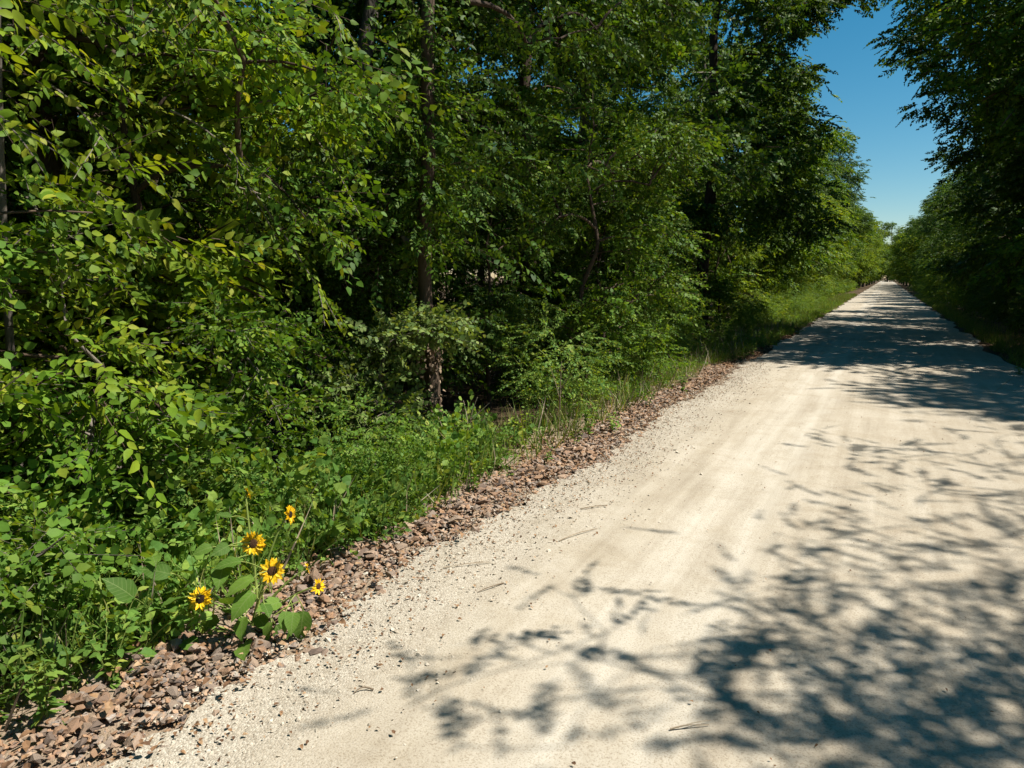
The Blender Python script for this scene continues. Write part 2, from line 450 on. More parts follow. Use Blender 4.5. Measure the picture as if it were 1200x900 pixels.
# loose pale gravel along the trail's edges
g = Geo()
n = 8500
py_ = gs.uniform(.5, 14, n); side = gs.random(n) < .8
off = np.abs(gs.normal(0, .30, n))
px_ = np.where(side, left_edge(py_) - .11 + off * 1.25, right_edge(py_) + .06 - off)
ps = np.clip(gs.lognormal(math.log(.0055), .45, n), .002, .02)
pz = np.where(px_ < left_edge(py_), .018 + .02 * gs.random(n), trail_z(px_, py_)) + ps * .25
pr = rand_rot(n, gs, .4); kk = gs.integers(10, size=n)
OCF = np.array([(0, 2, 4), (2, 1, 4), (1, 3, 4), (3, 0, 4), (2, 0, 5), (1, 2, 5), (3, 1, 5), (0, 3, 5)])
for k in range(10):
    q = kk == k
    OCV = np.array([(1, 0, 0), (-1, 0, 0), (0, .8, 0), (0, -.8, 0), (0, 0, .6), (0, 0, -.6)]) + np.random.default_rng(k).normal(0, .2, (6, 3))
    g.many(OCV, OCF, np.zeros(8, int), np.stack([px_[q], py_[q], pz[q]], -1), pr[q], ps[q])
tag(link('loose_gravel', g.mesh('loose_gravel', [M['pebble']]), trail), kind='stuff')

# ------------------------------------------------------------------ leaves, sprays, plants
def leaf_oval(w=.30):
    return leaf_fine(w, .18, .06, 0, .015, [(.12, .66), (.40, 1.0), (.72, .62)])

def leaf_fine(w=.30, droop=.16, fold=.05, heart=0.0, wave=.02, prof=None):
    """pointed oval leaf of unit length along +X, folded along its midrib: 24 triangles"""
    V = [(0, 0, 0)]; F = []
    prof = prof or [(.07, .50), (.20, .86), (.38, 1.0), (.56, .90), (.74, .60), (.89, .26)]
    for k, (t, q) in enumerate(prof):
        z = -droop * t * t; dx = -heart * (1 - t) ** 3
        wv = wave * (1 if k % 2 else -1)
        V += [(t + dx, w * q, z + fold * q + wv), (t, 0, z), (t + dx, -w * q, z + fold * q - wv)]
    V.append((1, 0, -droop)); e = len(V) - 1
    F += [(0, 2, 1), (0, 3, 2)]
    for k in range(len(prof) - 1):
        a = 1 + 3 * k; b = a + 3
        F += [(a, a + 1, b + 1), (a, b + 1, b), (a + 1, a + 2, b + 2), (a + 1, b + 2, b + 1)]
    a = e - 3
    F += [(a, a + 1, e), (a + 1, a + 2, e)]
    return np.array(V), np.array(F)

def leaf_six(w=.30, droop=.14, fold=.05):
    V = np.array([(0, 0, 0), (.26, w, fold), (.34, 0, -.02), (.26, -w, fold), (.66, w * .72, fold * .7 - droop * .45), (.66, -w * .72, fold * .7 - droop * .45), (1, 0, -droop)])
    F = np.array([(0, 2, 1), (0, 3, 2), (1, 2, 4), (2, 5, 4), (2, 3, 5), (4, 5, 6)])
    return V, F

def leaf_lite(w=.30, droop=.12, fold=.05):
    V = np.array([(0, 0, 0), (.42, w, fold), (.5, 0, -.02), (.42, -w, fold), (1, 0, -droop)])
    F = np.array([(0, 2, 1), (0, 3, 2), (1, 2, 4), (2, 3, 4)])
    return V, F

def make_spray(g, L=.34, n=10, ll=.075, leaf=leaf_six, w=.30, up=0.0, twig=.0022):
    """a leafy twig along +X"""
    V, F, Mi, c = [], [], [], 0
    P = np.array([(t * L, .03 * L * math.sin(t * 4 + g.uniform(0, 6)), -.22 * L * t * t + up * t * t * L) for t in np.linspace(0, 1, 4)])
    if leaf is leaf_lite:                                   # far trees: the twig is a sliver
        tv = np.array([P[0] + (0, twig, 0), P[0] - (0, twig, 0), P[3], P[1] + (0, 0, twig)]); tf = np.array([(0, 1, 2), (0, 3, 2)])
    else:
        tv, tf = tube(P[[0, 3]], np.array([twig, twig * .5]), 3)
    V.append(tv); F.append(tf); Mi.append(np.ones(len(tf), int)); c += len(tv)
    lv, lf = leaf(w)
    for i in range(n):
        t = .12 + .88 * i / (n - 1)
        p = np.array([np.interp(t, np.linspace(0, 1, 4), P[:, k]) for k in range(3)])
        s = 1 if i % 2 else -1
        a = R(g.uniform(35, 68)) * s if i < n - 1 else R(g.uniform(-15, 15))
        dvec = np.array([[math.cos(a), math.sin(a), g.uniform(-.55, .1)]])
        rot = frames(dvec, norm(np.array([g.normal(0, .35), g.normal(0, .35), 1.0])), np.array([g.normal(0, .35)]))[0]
        sc = ll * g.uniform(.6, 1.15) * (1 if t < .8 else .85)
        V.append((lv * sc) @ rot.T + p); F.append(lf + c); Mi.append(np.zeros(len(lf), int)); c += len(lv)
    return np.concatenate(V), np.concatenate(F), np.concatenate(Mi)

def spray_set(seed, **kw):
    g = np.random.default_rng(seed)
    return [make_spray(g, **kw) for _ in range(7)]

SPR = {
    'bough': spray_set(8, L=.34, n=14, ll=.060, leaf=leaf_oval, w=.27),
    'near': spray_set(1, L=.36, n=13, ll=.066, leaf=leaf_six, w=.28),
    'fine': spray_set(2, L=.26, n=11, ll=.050, leaf=leaf_six, w=.33),
    'far': spray_set(3, L=.34, n=11, ll=.096, leaf=leaf_lite, w=.36),
    'round': spray_set(4, L=.26, n=9, ll=.062, leaf=leaf_six, w=.40),
    'herb': spray_set(5, L=.20, n=9, ll=.050, leaf=leaf_six, w=.24, up=.3),
    'slim': spray_set(6, L=.30, n=13, ll=.075, leaf=leaf_six, w=.17),
}

def scatter_sprays(geo, sprays, pos, D, g, smin=.6, smax=1.4, roll=.75, upn=.5):
    n = len(pos)
    up = norm(np.array([0, 0, 1.0]) + g.normal(0, upn, (n, 3)))
    rot = frames(D, up, g.normal(0, roll, n))
    sc = g.uniform(smin, smax, n); k = g.integers(len(sprays), size=n)
    for i, (V, F, Mi) in enumerate(sprays):
        q = k == i
        geo.many(V, F, Mi, pos[q], rot[q], sc[q])

def sample_blobs(blobs, n, g, shell=.55, clumps=0, cs=.5):
    """points in a union of ellipsoids (centre, radii, weight), more of them near the skin"""
    if clumps:
        C = sample_blobs(blobs, clumps, g, shell)
        return C[g.integers(clumps, size=n)] + g.normal(0, 1, (n, 3)) * np.array([cs, cs, cs * .55])
    w = np.array([b[2] for b in blobs], float); w /= w.sum()
    k = g.choice(len(blobs), n, p=w)
    u = norm(g.standard_normal((n, 3))) * (shell + (1 - shell) * g.random(n) ** .6)[:, None]
    c = np.array([b[0] for b in blobs], float)[k]; r = np.array([b[1] for b in blobs], float)[k]
    return c + u * r

def grow(trunk_pts, trunk_rad, targets, g, sprays, per=22, spread=.5, sides=7, droop=-.3, min_h=.8, bark_bump=.08, smin=.6, smax=1.4, twig_r=.005, flat=.65, along=None):
    """wood and foliage: every target is reached by a branch from the nearest wood already grown"""
    wood, crown = Geo(), Geo()
    T = np.asarray(trunk_pts, float)
    tt = np.linspace(0, 1, 26)
    fine = np.stack([np.interp(tt, np.linspace(0, 1, len(T)), T[:, k]) for k in range(3)], -1)
    fr = np.interp(tt, np.linspace(0, 1, len(trunk_rad)), trunk_rad)
    V, F = tube(fine, fr, sides + 3, bark_bump, int(g.integers(1e6)))
    wood.add(V, F)
    ok = fine[:, 2] >= min(min_h, fine[-1, 2] - .1)
    npos = [p for p, o in zip(fine, ok) if o]; nlen = [0.0] * len(npos); npar = [-1] * len(npos); nrad = [r for r, o in zip(fr, ok) if o]
    ntr = len(npos)
    dist = np.min(np.linalg.norm(targets[:, None] - fine[None], axis=-1), axis=1)
    count = [0] * ntr; parent_of = []
    od = np.argsort(dist); per_t = (np.full(len(targets), per) if np.ndim(per) == 0 else np.asarray(per))[od]
    for t in targets[od]:
        A = np.array(npos)
        dv = t - A
        dd = np.linalg.norm(dv, axis=1)
        cost = dd + .35 * np.array(nlen) + np.maximum(0, -dv[:, 2]) * .5
        p = int(np.argmin(cost))
        npos.append(t); nlen.append(nlen[p] + dd[p]); npar.append(p); nrad.append(0); count.append(0)
    n = len(npos)
    for i in range(n - 1, ntr - 1, -1):
        count[i] += 1
        if npar[i] >= ntr: count[npar[i]] += count[i]
    pos_l, dir_l = [], []
    for i in range(ntr, n):
        p = npar[i]
        r1 = twig_r * count[i] ** .5; r0 = max(r1, min(twig_r * 1.25 * (count[i] + 1) ** .5, nrad[p] * .8 if p < ntr else 1))
        a, b = npos[p], npos[i]; L = np.linalg.norm(b - a)
        c = (a + b) / 2 + np.array([0, 0, .16 * L]) + g.normal(0, .07 * L, 3)
        P = bez(a, c, b, 5)
        V, F = tube(P, np.linspace(r0, max(r1 * .8, .003), 5), 5 if r0 > .012 else 3)
        wood.add(V, F)
        per_i = int(per_t[i - ntr]); m = per_i if count[i] < 6 else max(1, per_i // 2)
        ctr = b + np.zeros((m, 3)); off = g.normal(0, 1, (m, 3)) * np.array([spread, spread, spread * flat])
        out = norm(b - a)
        q = ctr + off
        dr = norm(norm(off + 1e-6) * .9 + out * .6 + g.normal(0, .35, (m, 3)))
        dr[:, 2] = dr[:, 2] * .5 + droop
        pos_l.append(q); dir_l.append(norm(dr))
        # along the outer part of the branch as well
        m2 = max(2, per_i // 5) if along is None else along; t_ = g.uniform(.4, 1, m2)[:, None]
        q2 = a + (b - a) * t_ + np.array([0, 0, .08 * L]) * (1 - t_) + g.normal(0, .04, (m2, 3))
        d2 = norm(out + g.normal(0, .7, (m2, 3))); d2[:, 2] = d2[:, 2] * .5 + droop * .7
        pos_l.append(q2); dir_l.append(norm(d2))
    scatter_sprays(crown, sprays, np.concatenate(pos_l), np.concatenate(dir_l), g, smin, smax)
    return wood, crown

def stem_curve(h, lean, g, n=7, wob=.06):
    z = np.linspace(0, h, n)
    P = np.stack([lean[0] * (z / h) ** 1.5, lean[1] * (z / h) ** 1.5, z], -1)
    P[1:-1, :2] += g.normal(0, wob, (n - 2, 2))
    return P

# ---- prototypes of trees (meshes, shared by the copies)
class Proto: pass
def tree_proto(seed, h, blobs, ntarget, per, sprays, leaf, bark, r0=.13, lean=(0, 0), spread=.5, droop=-.28, min_h=1.2, shell=.5, smin=.6, smax=1.4, flat=.6, clumps=0, cs=.5):
    g = np.random.default_rng(seed)
    P = stem_curve(h, lean, g, 9, .10)
    P[0, 2] = -.35
    rad = np.array([r0 * 1.35, r0 * 1.05, r0, r0 * .92, r0 * .82, r0 * .68, r0 * .5, r0 * .3, r0 * .1])
    tg = sample_blobs(blobs, ntarget, g, shell, clumps, cs)
    tg = tg[tg[:, 2] > .25]
    w, c = grow(P, rad, tg, g, SPR[sprays], per=per, spread=spread, droop=droop, min_h=min_h, smin=smin, smax=smax, flat=flat)
    p = Proto(); p.wood = w.mesh('trunk', [M[bark]], True); p.crown = c.mesh('crown', [M[leaf], M[bark]], True)
    return p

def place(p, name, x, y, rz=0.0, s=1.0, sz=None, label=None, cat='tree', group=None, leaf=None, wood_name='trunk', crown_name='crown', z=None, tilt=0.0):
    e = link(name, None, None, (x, y, float(terrain(np.array(x), np.array(y))) if z is None else z))
    e.rotation_euler = (0, R(tilt), R(rz)); e.scale = (s, s, s if sz is None else sz)
    e.empty_display_size = .2
    tag(e, label, cat, group)
    link(wood_name, p.wood, e)
    c = link(crown_name, p.crown, e); c['kind'] = 'stuff'
    if leaf:
        c.material_slots[0].link = 'OBJECT'; c.material_slots[0].material = M[leaf]
    return e

# roadside trees whose foliage reaches low
WA = tree_proto(31, 10.5, [((0, 0, 7.2), (2.7, 2.7, 3.2), 3), ((.6, -.3, 3.6), (2.4, 2.3, 1.8), 2), ((-.4, .5, 2.0), (2.0, 2.1, 1.2), 1)], 230, 20, 'far', 'leaf_dark', 'bark', spread=.25, clumps=40, cs=.38)
WB = tree_proto(32, 12.5, [((.3, 0, 9), (2.9, 2.6, 3.3), 3), ((-.6, .6, 5.2), (2.6, 2.6, 2.2), 2.2), ((.5, -.4, 2.6), (2.0, 2.0, 1.6), 1)], 240, 20, 'far', 'leaf_dark', 'bark_grey', spread=.25, clumps=44, cs=.40)
WC = tree_proto(33, 8.5, [((0, .2, 5.8), (2.3, 2.4, 2.7), 3), ((.3, .3, 2.8), (2.2, 2.0, 1.8), 2)], 190, 21, 'far', 'leaf_mid', 'bark', spread=.25, clumps=32, cs=.36)
# one that leans over the trail, one with a bough thrust far out
WE = tree_proto(35, 12.0, [((-2.2, 0, 9.4), (2.7, 3.0, 3.6), 3), ((-2.0, 0, 6.0), (2.3, 2.8, 1.8), 2.2), ((-.6, 0, 3.0), (2.2, 2.4, 1.5), 1)], 310, 22, 'far', 'leaf_dark', 'bark', r0=.17, lean=(-1.2, 0), spread=.28, clumps=64, cs=.42)
WF = tree_proto(36, 13.0, [((.6, 0, 9.2), (2.8, 2.7, 3.6), 3), ((.4, .2, 4.8), (2.4, 2.5, 2.4), 2), ((3.5, .4, 9.0), (1.3, .7, .55), .5)], 240, 21, 'far', 'leaf_dark', 'bark', r0=.16, spread=.25, clumps=46, cs=.40)
# understorey shrubs
SA = tree_proto(41, 2.3, [((0, 0, 1.5), (.95, .95, 1.1), 2), ((.2, 0, .7), (.95, .95, .55), 1)], 54, 13, 'round', 'leaf_mid', 'bark_grey', r0=.022, spread=.12, min_h=.2, droop=-.1, clumps=17, cs=.15)
SB = tree_proto(42, 3.2, [((0, 0, 2.1), (1.1, 1.1, 1.3), 2), ((0, .2, .9), (1.1, 1.1, .7), 1)], 62, 12, 'bough', 'leaf_mid', 'bark', r0=.03, spread=.15, min_h=.2, droop=-.25, smin=.7, smax=1.15, clumps=21, cs=.17)
SC = tree_proto(43, 1.5, [((0, 0, .85), (.75, .75, .75), 1)], 36, 12, 'fine', 'leaf_bright', 'stem', r0=.012, spread=.15, min_h=.1, droop=.0)
SD = tree_proto(44, 3.6, [((0, 0, 2.4), (1.0, 1.2, 1.3), 2), ((.1, -.1, 1.0), (1.0, 1.1, .8), 1)], 90, 15, 'fine', 'leaf_mid', 'bark', r0=.03, spread=.14, min_h=.2, droop=-.35, clumps=27, cs=.18)

rp = random.Random(5)

ORD = 'first second third fourth fifth sixth seventh eighth ninth tenth eleventh twelfth'.split()
def nth(k, one, far):
    """labels counted from the camera as far as one can count them in the picture"""
    return one.format(ORD[k]) if k < len(ORD) else far
# ---- trees on the left of the trail
near_left = [
    (WC, 'hackberry_tree', -6.1, 3.4, 110, 1.0, 'leaf_yellow', 'bushy yellow green tree at the top between the left border and the trunk'),
    (WC, 'hackberry_tree', -6.2, -.6, 20, 1.0, 'leaf_yellow', 'yellow green tree filling the top left corner behind the low shrubs'),
    (WB, 'hackberry_tree', -7.0, 1.2, 200, .85, 'leaf_yellow', 'loose yellow green tree behind the hanging boughs left of the dark trunk'),
    (WB, 'broadleaf_tree', -6.6, 7.9, 20, .95, 'leaf_dark', 'dark dense tree just right of the bare brown trunk'),
    (WA, 'broadleaf_tree', -5.8, 11.2, 130, 1.0, 'leaf_mid', 'leafy tree hung with vines above the bushes at the left verge'),
    (WB, 'broadleaf_tree', -6.3, 15.3, 250, 1.05, 'leaf_dark', 'tall dark tree of the left row right of the vines'),
    (WF, 'broadleaf_tree', -4.7, 20.6, 0, 1.05, 'leaf_dark', 'tall dark tree thrusting a bough out against the blue sky on the left'),
    (WB, 'broadleaf_tree', -6.3, 25.5, 160, 1.05, 'leaf_mid', 'mid green tree on the left where the trail shade begins'),
    (WC, 'broadleaf_tree', -6.2, 30.5, 300, 1.3, 'leaf_mid', 'lighter tree on the left beyond the shaded stretch of trail'),
]
for p, nm, x, y, rz, s, lf, lab in near_left:
    place(p, nm, x, y, rz, s, label=lab, group='trees along the left of the trail', leaf=lf)
y = 35.0; k = 0
while y < 175:
    p = [WA, WB, WC][k % 3]
    place(p, 'broadleaf_tree', -6.3 + .012 * (y - 35) + rp.uniform(-.6, .7), y, rp.uniform(0, 360), rp.uniform(.85, 1.25), label=nth(k, '{} tree of the left row beyond the shaded stretch of trail', 'far tree in the left row narrowing toward the vanishing point'), group='far trees along the left of the trail', leaf=['leaf_mid', 'leaf_dark', 'leaf_yellow'][k % 3])
    y += rp.uniform(4.8, 6.2); k += 1
# the wood behind
for k, y in enumerate(np.arange(-3, 46, 4.8)):
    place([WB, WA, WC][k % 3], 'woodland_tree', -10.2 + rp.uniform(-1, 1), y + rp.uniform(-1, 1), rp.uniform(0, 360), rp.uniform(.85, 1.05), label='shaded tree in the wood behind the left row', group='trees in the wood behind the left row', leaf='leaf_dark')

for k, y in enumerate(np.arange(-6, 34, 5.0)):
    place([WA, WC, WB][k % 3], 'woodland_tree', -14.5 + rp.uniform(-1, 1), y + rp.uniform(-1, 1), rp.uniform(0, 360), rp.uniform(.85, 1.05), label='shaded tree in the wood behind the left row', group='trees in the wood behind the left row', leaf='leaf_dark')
for k, y in enumerate(np.arange(-1, 24, 1.9)):
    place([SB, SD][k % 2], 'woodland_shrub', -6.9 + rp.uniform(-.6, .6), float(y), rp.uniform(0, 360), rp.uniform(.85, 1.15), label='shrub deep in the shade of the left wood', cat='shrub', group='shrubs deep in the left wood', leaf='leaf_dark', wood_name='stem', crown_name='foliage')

# ---- the tree with the bare brown trunk
tb = ground_at(505, 528, -.15)
gt = np.random.default_rng(77)
P = np.array([(0, 0, -.3), (.03, 0, .5), (.0, .03, 1.0), (-.05, .02, 1.6), (-.03, 0, 2.2), (.03, .02, 3.0), (.0, .05, 3.9), (.12, .0, 5.0), (.2, .1, 6.5), (.2, .1, 9.0)])
tg = sample_blobs([((1.2, 4.6, 7.2), (2.4, 2.6, 1.5), 3), ((.1, -.5, 3.4), (.3, .35, .5), .35), ((-.6, -.6, 6.8), (1.4, 1.3, 1.2), .8), ((.1, 1.7, 5.0), (1.4, 1.6, .8), 1.0), ((-.8, .6, 3.6), (1.0, 1.4, .8), .7), ((-.3, 1.0, 2.8), (.7, .8, .5), .4)], 160, gt, .3, 38, .45)  # first mass hangs out of view, shaped to shade the left verge
_td = float((tb - CP) @ CF)
front = np.array([at_depth(px, py, _td - dd) - tb for px, py, dd in [(500, 130, .5), (512, 165, .45), (495, 200, .5), (515, 235, .4), (525, 110, .3), (478, 175, .4), (505, 95, .45), (498, 150, .35), (510, 270, .4), (505, 215, .6), (540, 190, .4), (490, 255, .35), (470, 235, .3), (535, 60, .3)]])
tg = np.concatenate([tg, front])
w, c = grow(P, [.15, .085, .072, .068, .066, .064, .06, .055, .045, .02], tg, gt, SPR['near'], per=14, spread=.4, min_h=2.3, bark_bump=.09)
e = link('bare_trunk_tree', None, None, tb)
e.name = 'bare_trunk_tree'
tag(e, 'tree with a bare brown trunk standing in the dark gap of the left verge', 'tree', 'trees along the left of the trail')
link('trunk', w.mesh('trunk', [M['bark']], True), e)
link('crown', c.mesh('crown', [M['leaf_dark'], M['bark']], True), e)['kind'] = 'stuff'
# a knotty stub and dry vine husks clinging to the trunk
stub = Geo(); V, F = tube(bez((.02, 0, 1.95), (-.12, -.05, 2.0), (-.22, -.1, 2.14), 5), [.05, .045, .04, .035, .02], 7, .1); stub.add(V, F)
link('branch_stub', stub.mesh('branch_stub', [M['bark_grey']]), e)
vn = Geo(); n = 260
va = gt.uniform(0, 2 * math.pi, n); vz = gt.uniform(2.0, 4.3, n)
vp = np.stack([.07 * np.cos(va), .07 * np.sin(va), vz], -1)
vd = np.stack([np.cos(va), np.sin(va), gt.uniform(-.9, .2, n)], -1) + gt.normal(0, .3, (n, 3))
scatter_sprays(vn, SPR['near'], vp, norm(vd), gt, .7, 1.3)
tag(link('trunk_vine', vn.mesh('trunk_vine', [M['leaf_mid'], M['bark']], True), e), 'green vine wrapped round the upper trunk', kind='stuff')
hk = Geo(); lv, lf = leaf_six(.36, .2, .1)
n = 700
a = gt.uniform(0, 2 * math.pi, n); hz = np.where(gt.random(n) < .55, gt.normal(1.0, .13, n), gt.normal(.45, .12, n))
rr = .085 + np.abs(gt.normal(0, .022, n))
pos = np.stack([rr * np.cos(a), rr * np.sin(a), hz], -1)
D = np.stack([np.cos(a) * .5, np.sin(a) * .5, -np.ones(n)], -1) + gt.normal(0, .5, (n, 3))
hk.many(lv, lf, np.zeros(len(lf), int), pos, frames(D, np.array([.1, 0, 1.0]), gt.normal(0, .9, n)), gt.uniform(.02, .05, n))
tag(link('dry_husks', hk.mesh('dry_husks', [M['husk']]), e), 'tan dry vine husks clinging to the lower trunk', kind='stuff')

# ---- right of the trail: trees in view
near_right = [  # leaf_dark puts the shade on the side in view into the colour
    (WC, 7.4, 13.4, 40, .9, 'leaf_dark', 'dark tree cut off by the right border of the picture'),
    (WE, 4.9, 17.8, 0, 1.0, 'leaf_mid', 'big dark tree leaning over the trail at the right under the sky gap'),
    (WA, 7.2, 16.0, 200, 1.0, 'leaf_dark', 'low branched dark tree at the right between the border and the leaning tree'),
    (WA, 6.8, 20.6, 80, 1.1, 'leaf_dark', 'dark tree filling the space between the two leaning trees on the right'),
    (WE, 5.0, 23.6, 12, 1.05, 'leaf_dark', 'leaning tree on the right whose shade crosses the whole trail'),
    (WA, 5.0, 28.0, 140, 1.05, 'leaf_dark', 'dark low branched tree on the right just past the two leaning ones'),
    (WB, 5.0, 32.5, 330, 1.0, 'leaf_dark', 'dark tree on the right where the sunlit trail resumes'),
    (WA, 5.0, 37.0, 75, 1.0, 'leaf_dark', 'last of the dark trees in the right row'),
]
for p, x, y, rz, s, lf, lab in near_right:
    place(p, 'broadleaf_tree', x, y, rz, s, label=lab, group='trees along the right of the trail', leaf=lf)
y = 42.0; k = 0
while y < 175:
    p = [WB, WC, WA][k % 3]
    place(p, 'broadleaf_tree', 5.4 + rp.uniform(-.4, .6), y, rp.uniform(0, 360), [.78, 1.05, .92][k % 3] * rp.uniform(.9, 1.15), label=nth(k, '{} tree of the right row beyond the dark leaning trees', 'far tree in the right row narrowing toward the vanishing point'), group='far trees along the right of the trail', leaf=['leaf_dark', 'leaf_mid', 'leaf_dark'][k % 3])
    y += rp.uniform(4.8, 6.2); k += 1
for k, y in enumerate(np.arange(14, 46, 5.2)):
    place([WB, WA, WC][k % 3], 'woodland_tree', 10.2 + rp.uniform(-1, 1), y + rp.uniform(-1, 1), rp.uniform(0, 360), rp.uniform(1.0, 1.2), label='shaded tree in the wood behind the right row', group='trees in the wood behind the right row', leaf='leaf_dark')
# far ahead the crowns close in on the trail
for k, y in enumerate([96, 108, 121, 135, 150, 166, 183, 201]):
    for sd in (-1, 1):
        place([WA, WC][(k + (sd > 0)) % 2], 'arching_tree', sd * (4.1 - .18 * k), y + sd * 2, 60 * k, [1.0, 1.2][(k + (sd > 0)) % 2], label='far tree closing in on the end of the trail', group='trees closing in on the far end of the trail', leaf='leaf_mid' if k % 2 else 'leaf_yellow')
for k, x in enumerate([-9, -4.5, .3, 4.8, 9.5]):
    place([WA, WC, WB, WA, WC][k], 'broadleaf_tree', x, 250 + 3 * k, 77 * k, 1.7, z=-1.6, label='tree closing the far end of the trail', group='trees closing the far end of the trail', leaf='leaf_mid')

# ---- the two trees on the right beside the camera: only their shade shows
def shade_tree(name, base, marks, h_of, label, seed, per, spread, h=8.5):
    """boughs set so that the sun throws their shade on the trail where the photograph shows it"""
    g = np.random.default_rng(seed)
    tg = []
    for (px, py) in marks:
        q = ground_at(px, py); z = h_of(q, g)
        tg.append(q + S * (z / S[2]))
    tg = np.array(tg)
    tg = tg - np.array(base)
    P = stem_curve(h, (-.4, .1), g, 9, .08); P[0, 2] = -.3
    w, c = grow(P, [.2, .16, .15, .14, .12, .1, .075, .045, .015], tg, g, SPR['near'], per=per, spread=spread, min_h=1.8, smin=.8, smax=1.2, twig_r=.0032, along=1)
    e = link(name, None, None, base); tag(e, label, 'tree', 'trees whose shade falls on the near trail')
    link('trunk', w.mesh('trunk', [M['bark']], True), e)
    link('crown', c.mesh('crown', [M['leaf_mid'], M['bark']], True), e)['kind'] = 'stuff'
    return e
thin = [(470, 838), (505, 822), (545, 806), (600, 792), (652, 768), (640, 690), (668, 708), (692, 736), (706, 748), (775, 765), (500, 765), (700, 782), (745, 790), (540, 885), (655, 885)]
dense = [(785, 805), (820, 830), (860, 848), (905, 866), (950, 850), (985, 830), (1000, 865), (1035, 850), (1060, 880), (1090, 870), (1120, 890), (1030, 895), (980, 890), (1150, 870), (1180, 895), (1015, 790), (990, 765), (1040, 815), (1085, 835), (1130, 840), (1175, 830), (900, 895),
         (1050, 930), (1120, 940), (1200, 930), (980, 940), (1240, 880), (1260, 820), (1210, 790), (1160, 780), (1300, 930), (1100, 790), (945, 800), (960, 745), (900, 735), (1180, 740), (1240, 740)]
def throw(marks, lo, k, g):
    out = []
    for (px, py) in marks:
        q = ground_at(px, py); z = lo + k * max(q[0] + 1.6, 0) + g.uniform(-.3, .3)
        out.append(q + S * (z / S[2]))
    return np.array(out)
def shade_tree(name, base, th, de, lo, k, label, seed, per, spread, h=8.5):
    """boughs set so that the sun throws their shade on the trail where the photograph shows it"""
    g = np.random.default_rng(seed)
    tg = np.concatenate([throw(th, lo, k, g), throw(de, lo, k, g)]) - np.array(base)
    P = stem_curve(h, (-.4, .1), g, 9, .08); P[0, 2] = -.3
    w, c = grow(P, [.2, .16, .15, .14, .12, .1, .075, .045, .015], tg, g, SPR['near'], per=np.array([per[0]] * len(th) + [per[1]] * len(de)), spread=spread, min_h=1.8, smin=.7, smax=1.2, twig_r=.0022, along=1)
    e = link(name, None, None, base); tag(e, label, 'tree', 'trees whose shade falls on the near trail')
    link('trunk', w.mesh('trunk', [M['bark']], True), e)
    link('crown', c.mesh('crown', [M['leaf_mid'], M['bark']], True), e)['kind'] = 'stuff'
    return e
shade_tree('walnut_tree', (5.1, 2.6, -.2), thin, dense, 3.9, .75, 'tree beside the camera throwing branch shadows over the bottom of the trail', 301, (2, 10), .12)
thin2 = [(880, 652), (905, 630), (940, 640), (975, 655), (890, 700), (925, 712), (960, 510), (985, 528), (965, 578), (1000, 600)]
dense2 = [(1010, 540), (1040, 530), (1075, 545), (1110, 540), (1150, 555), (1190, 545), (1060, 575), (1100, 585), (1145, 590), (1190, 600), (1230, 560), (1160, 520), (1200, 510), (1240, 610), (1260, 530), (1020, 640), (1060, 620), (1080, 655), (1130, 640), (1170, 660), (1210, 650), (1000, 690), (1050, 695), (1110, 690), (1160, 700), (1200, 700), (960, 695), (1180, 480), (1225, 475), (1270, 480), (1290, 560), (1250, 680)]
shade_tree('walnut_tree', (5.4, 8.0, -.2), thin2, dense2, 4.6, .8, 'tree out at the right border throwing leafy shade across the middle of the trail', 302, (3, 9), .15, h=6.3)
for k, (x, y, s_) in enumerate([(9.2, -6, .85), (9.4, -1, .85), (9.2, 4, .85), (9.6, 9, .8), (5.2, -8, 1.0), (-6.0, -5.5, 1.0), (-5.0, -10.5, 1.0)]):  # unseen trees, added to cut the skylight falling into the trail's shadows
    place([WA, WB][k % 2], 'broadleaf_tree', x, y, 70 * k, s_ * (.85 if k % 2 else 1), label='unseen tree added beside or behind the camera to block skylight', group='unseen trees added to block skylight', leaf='leaf_dark')

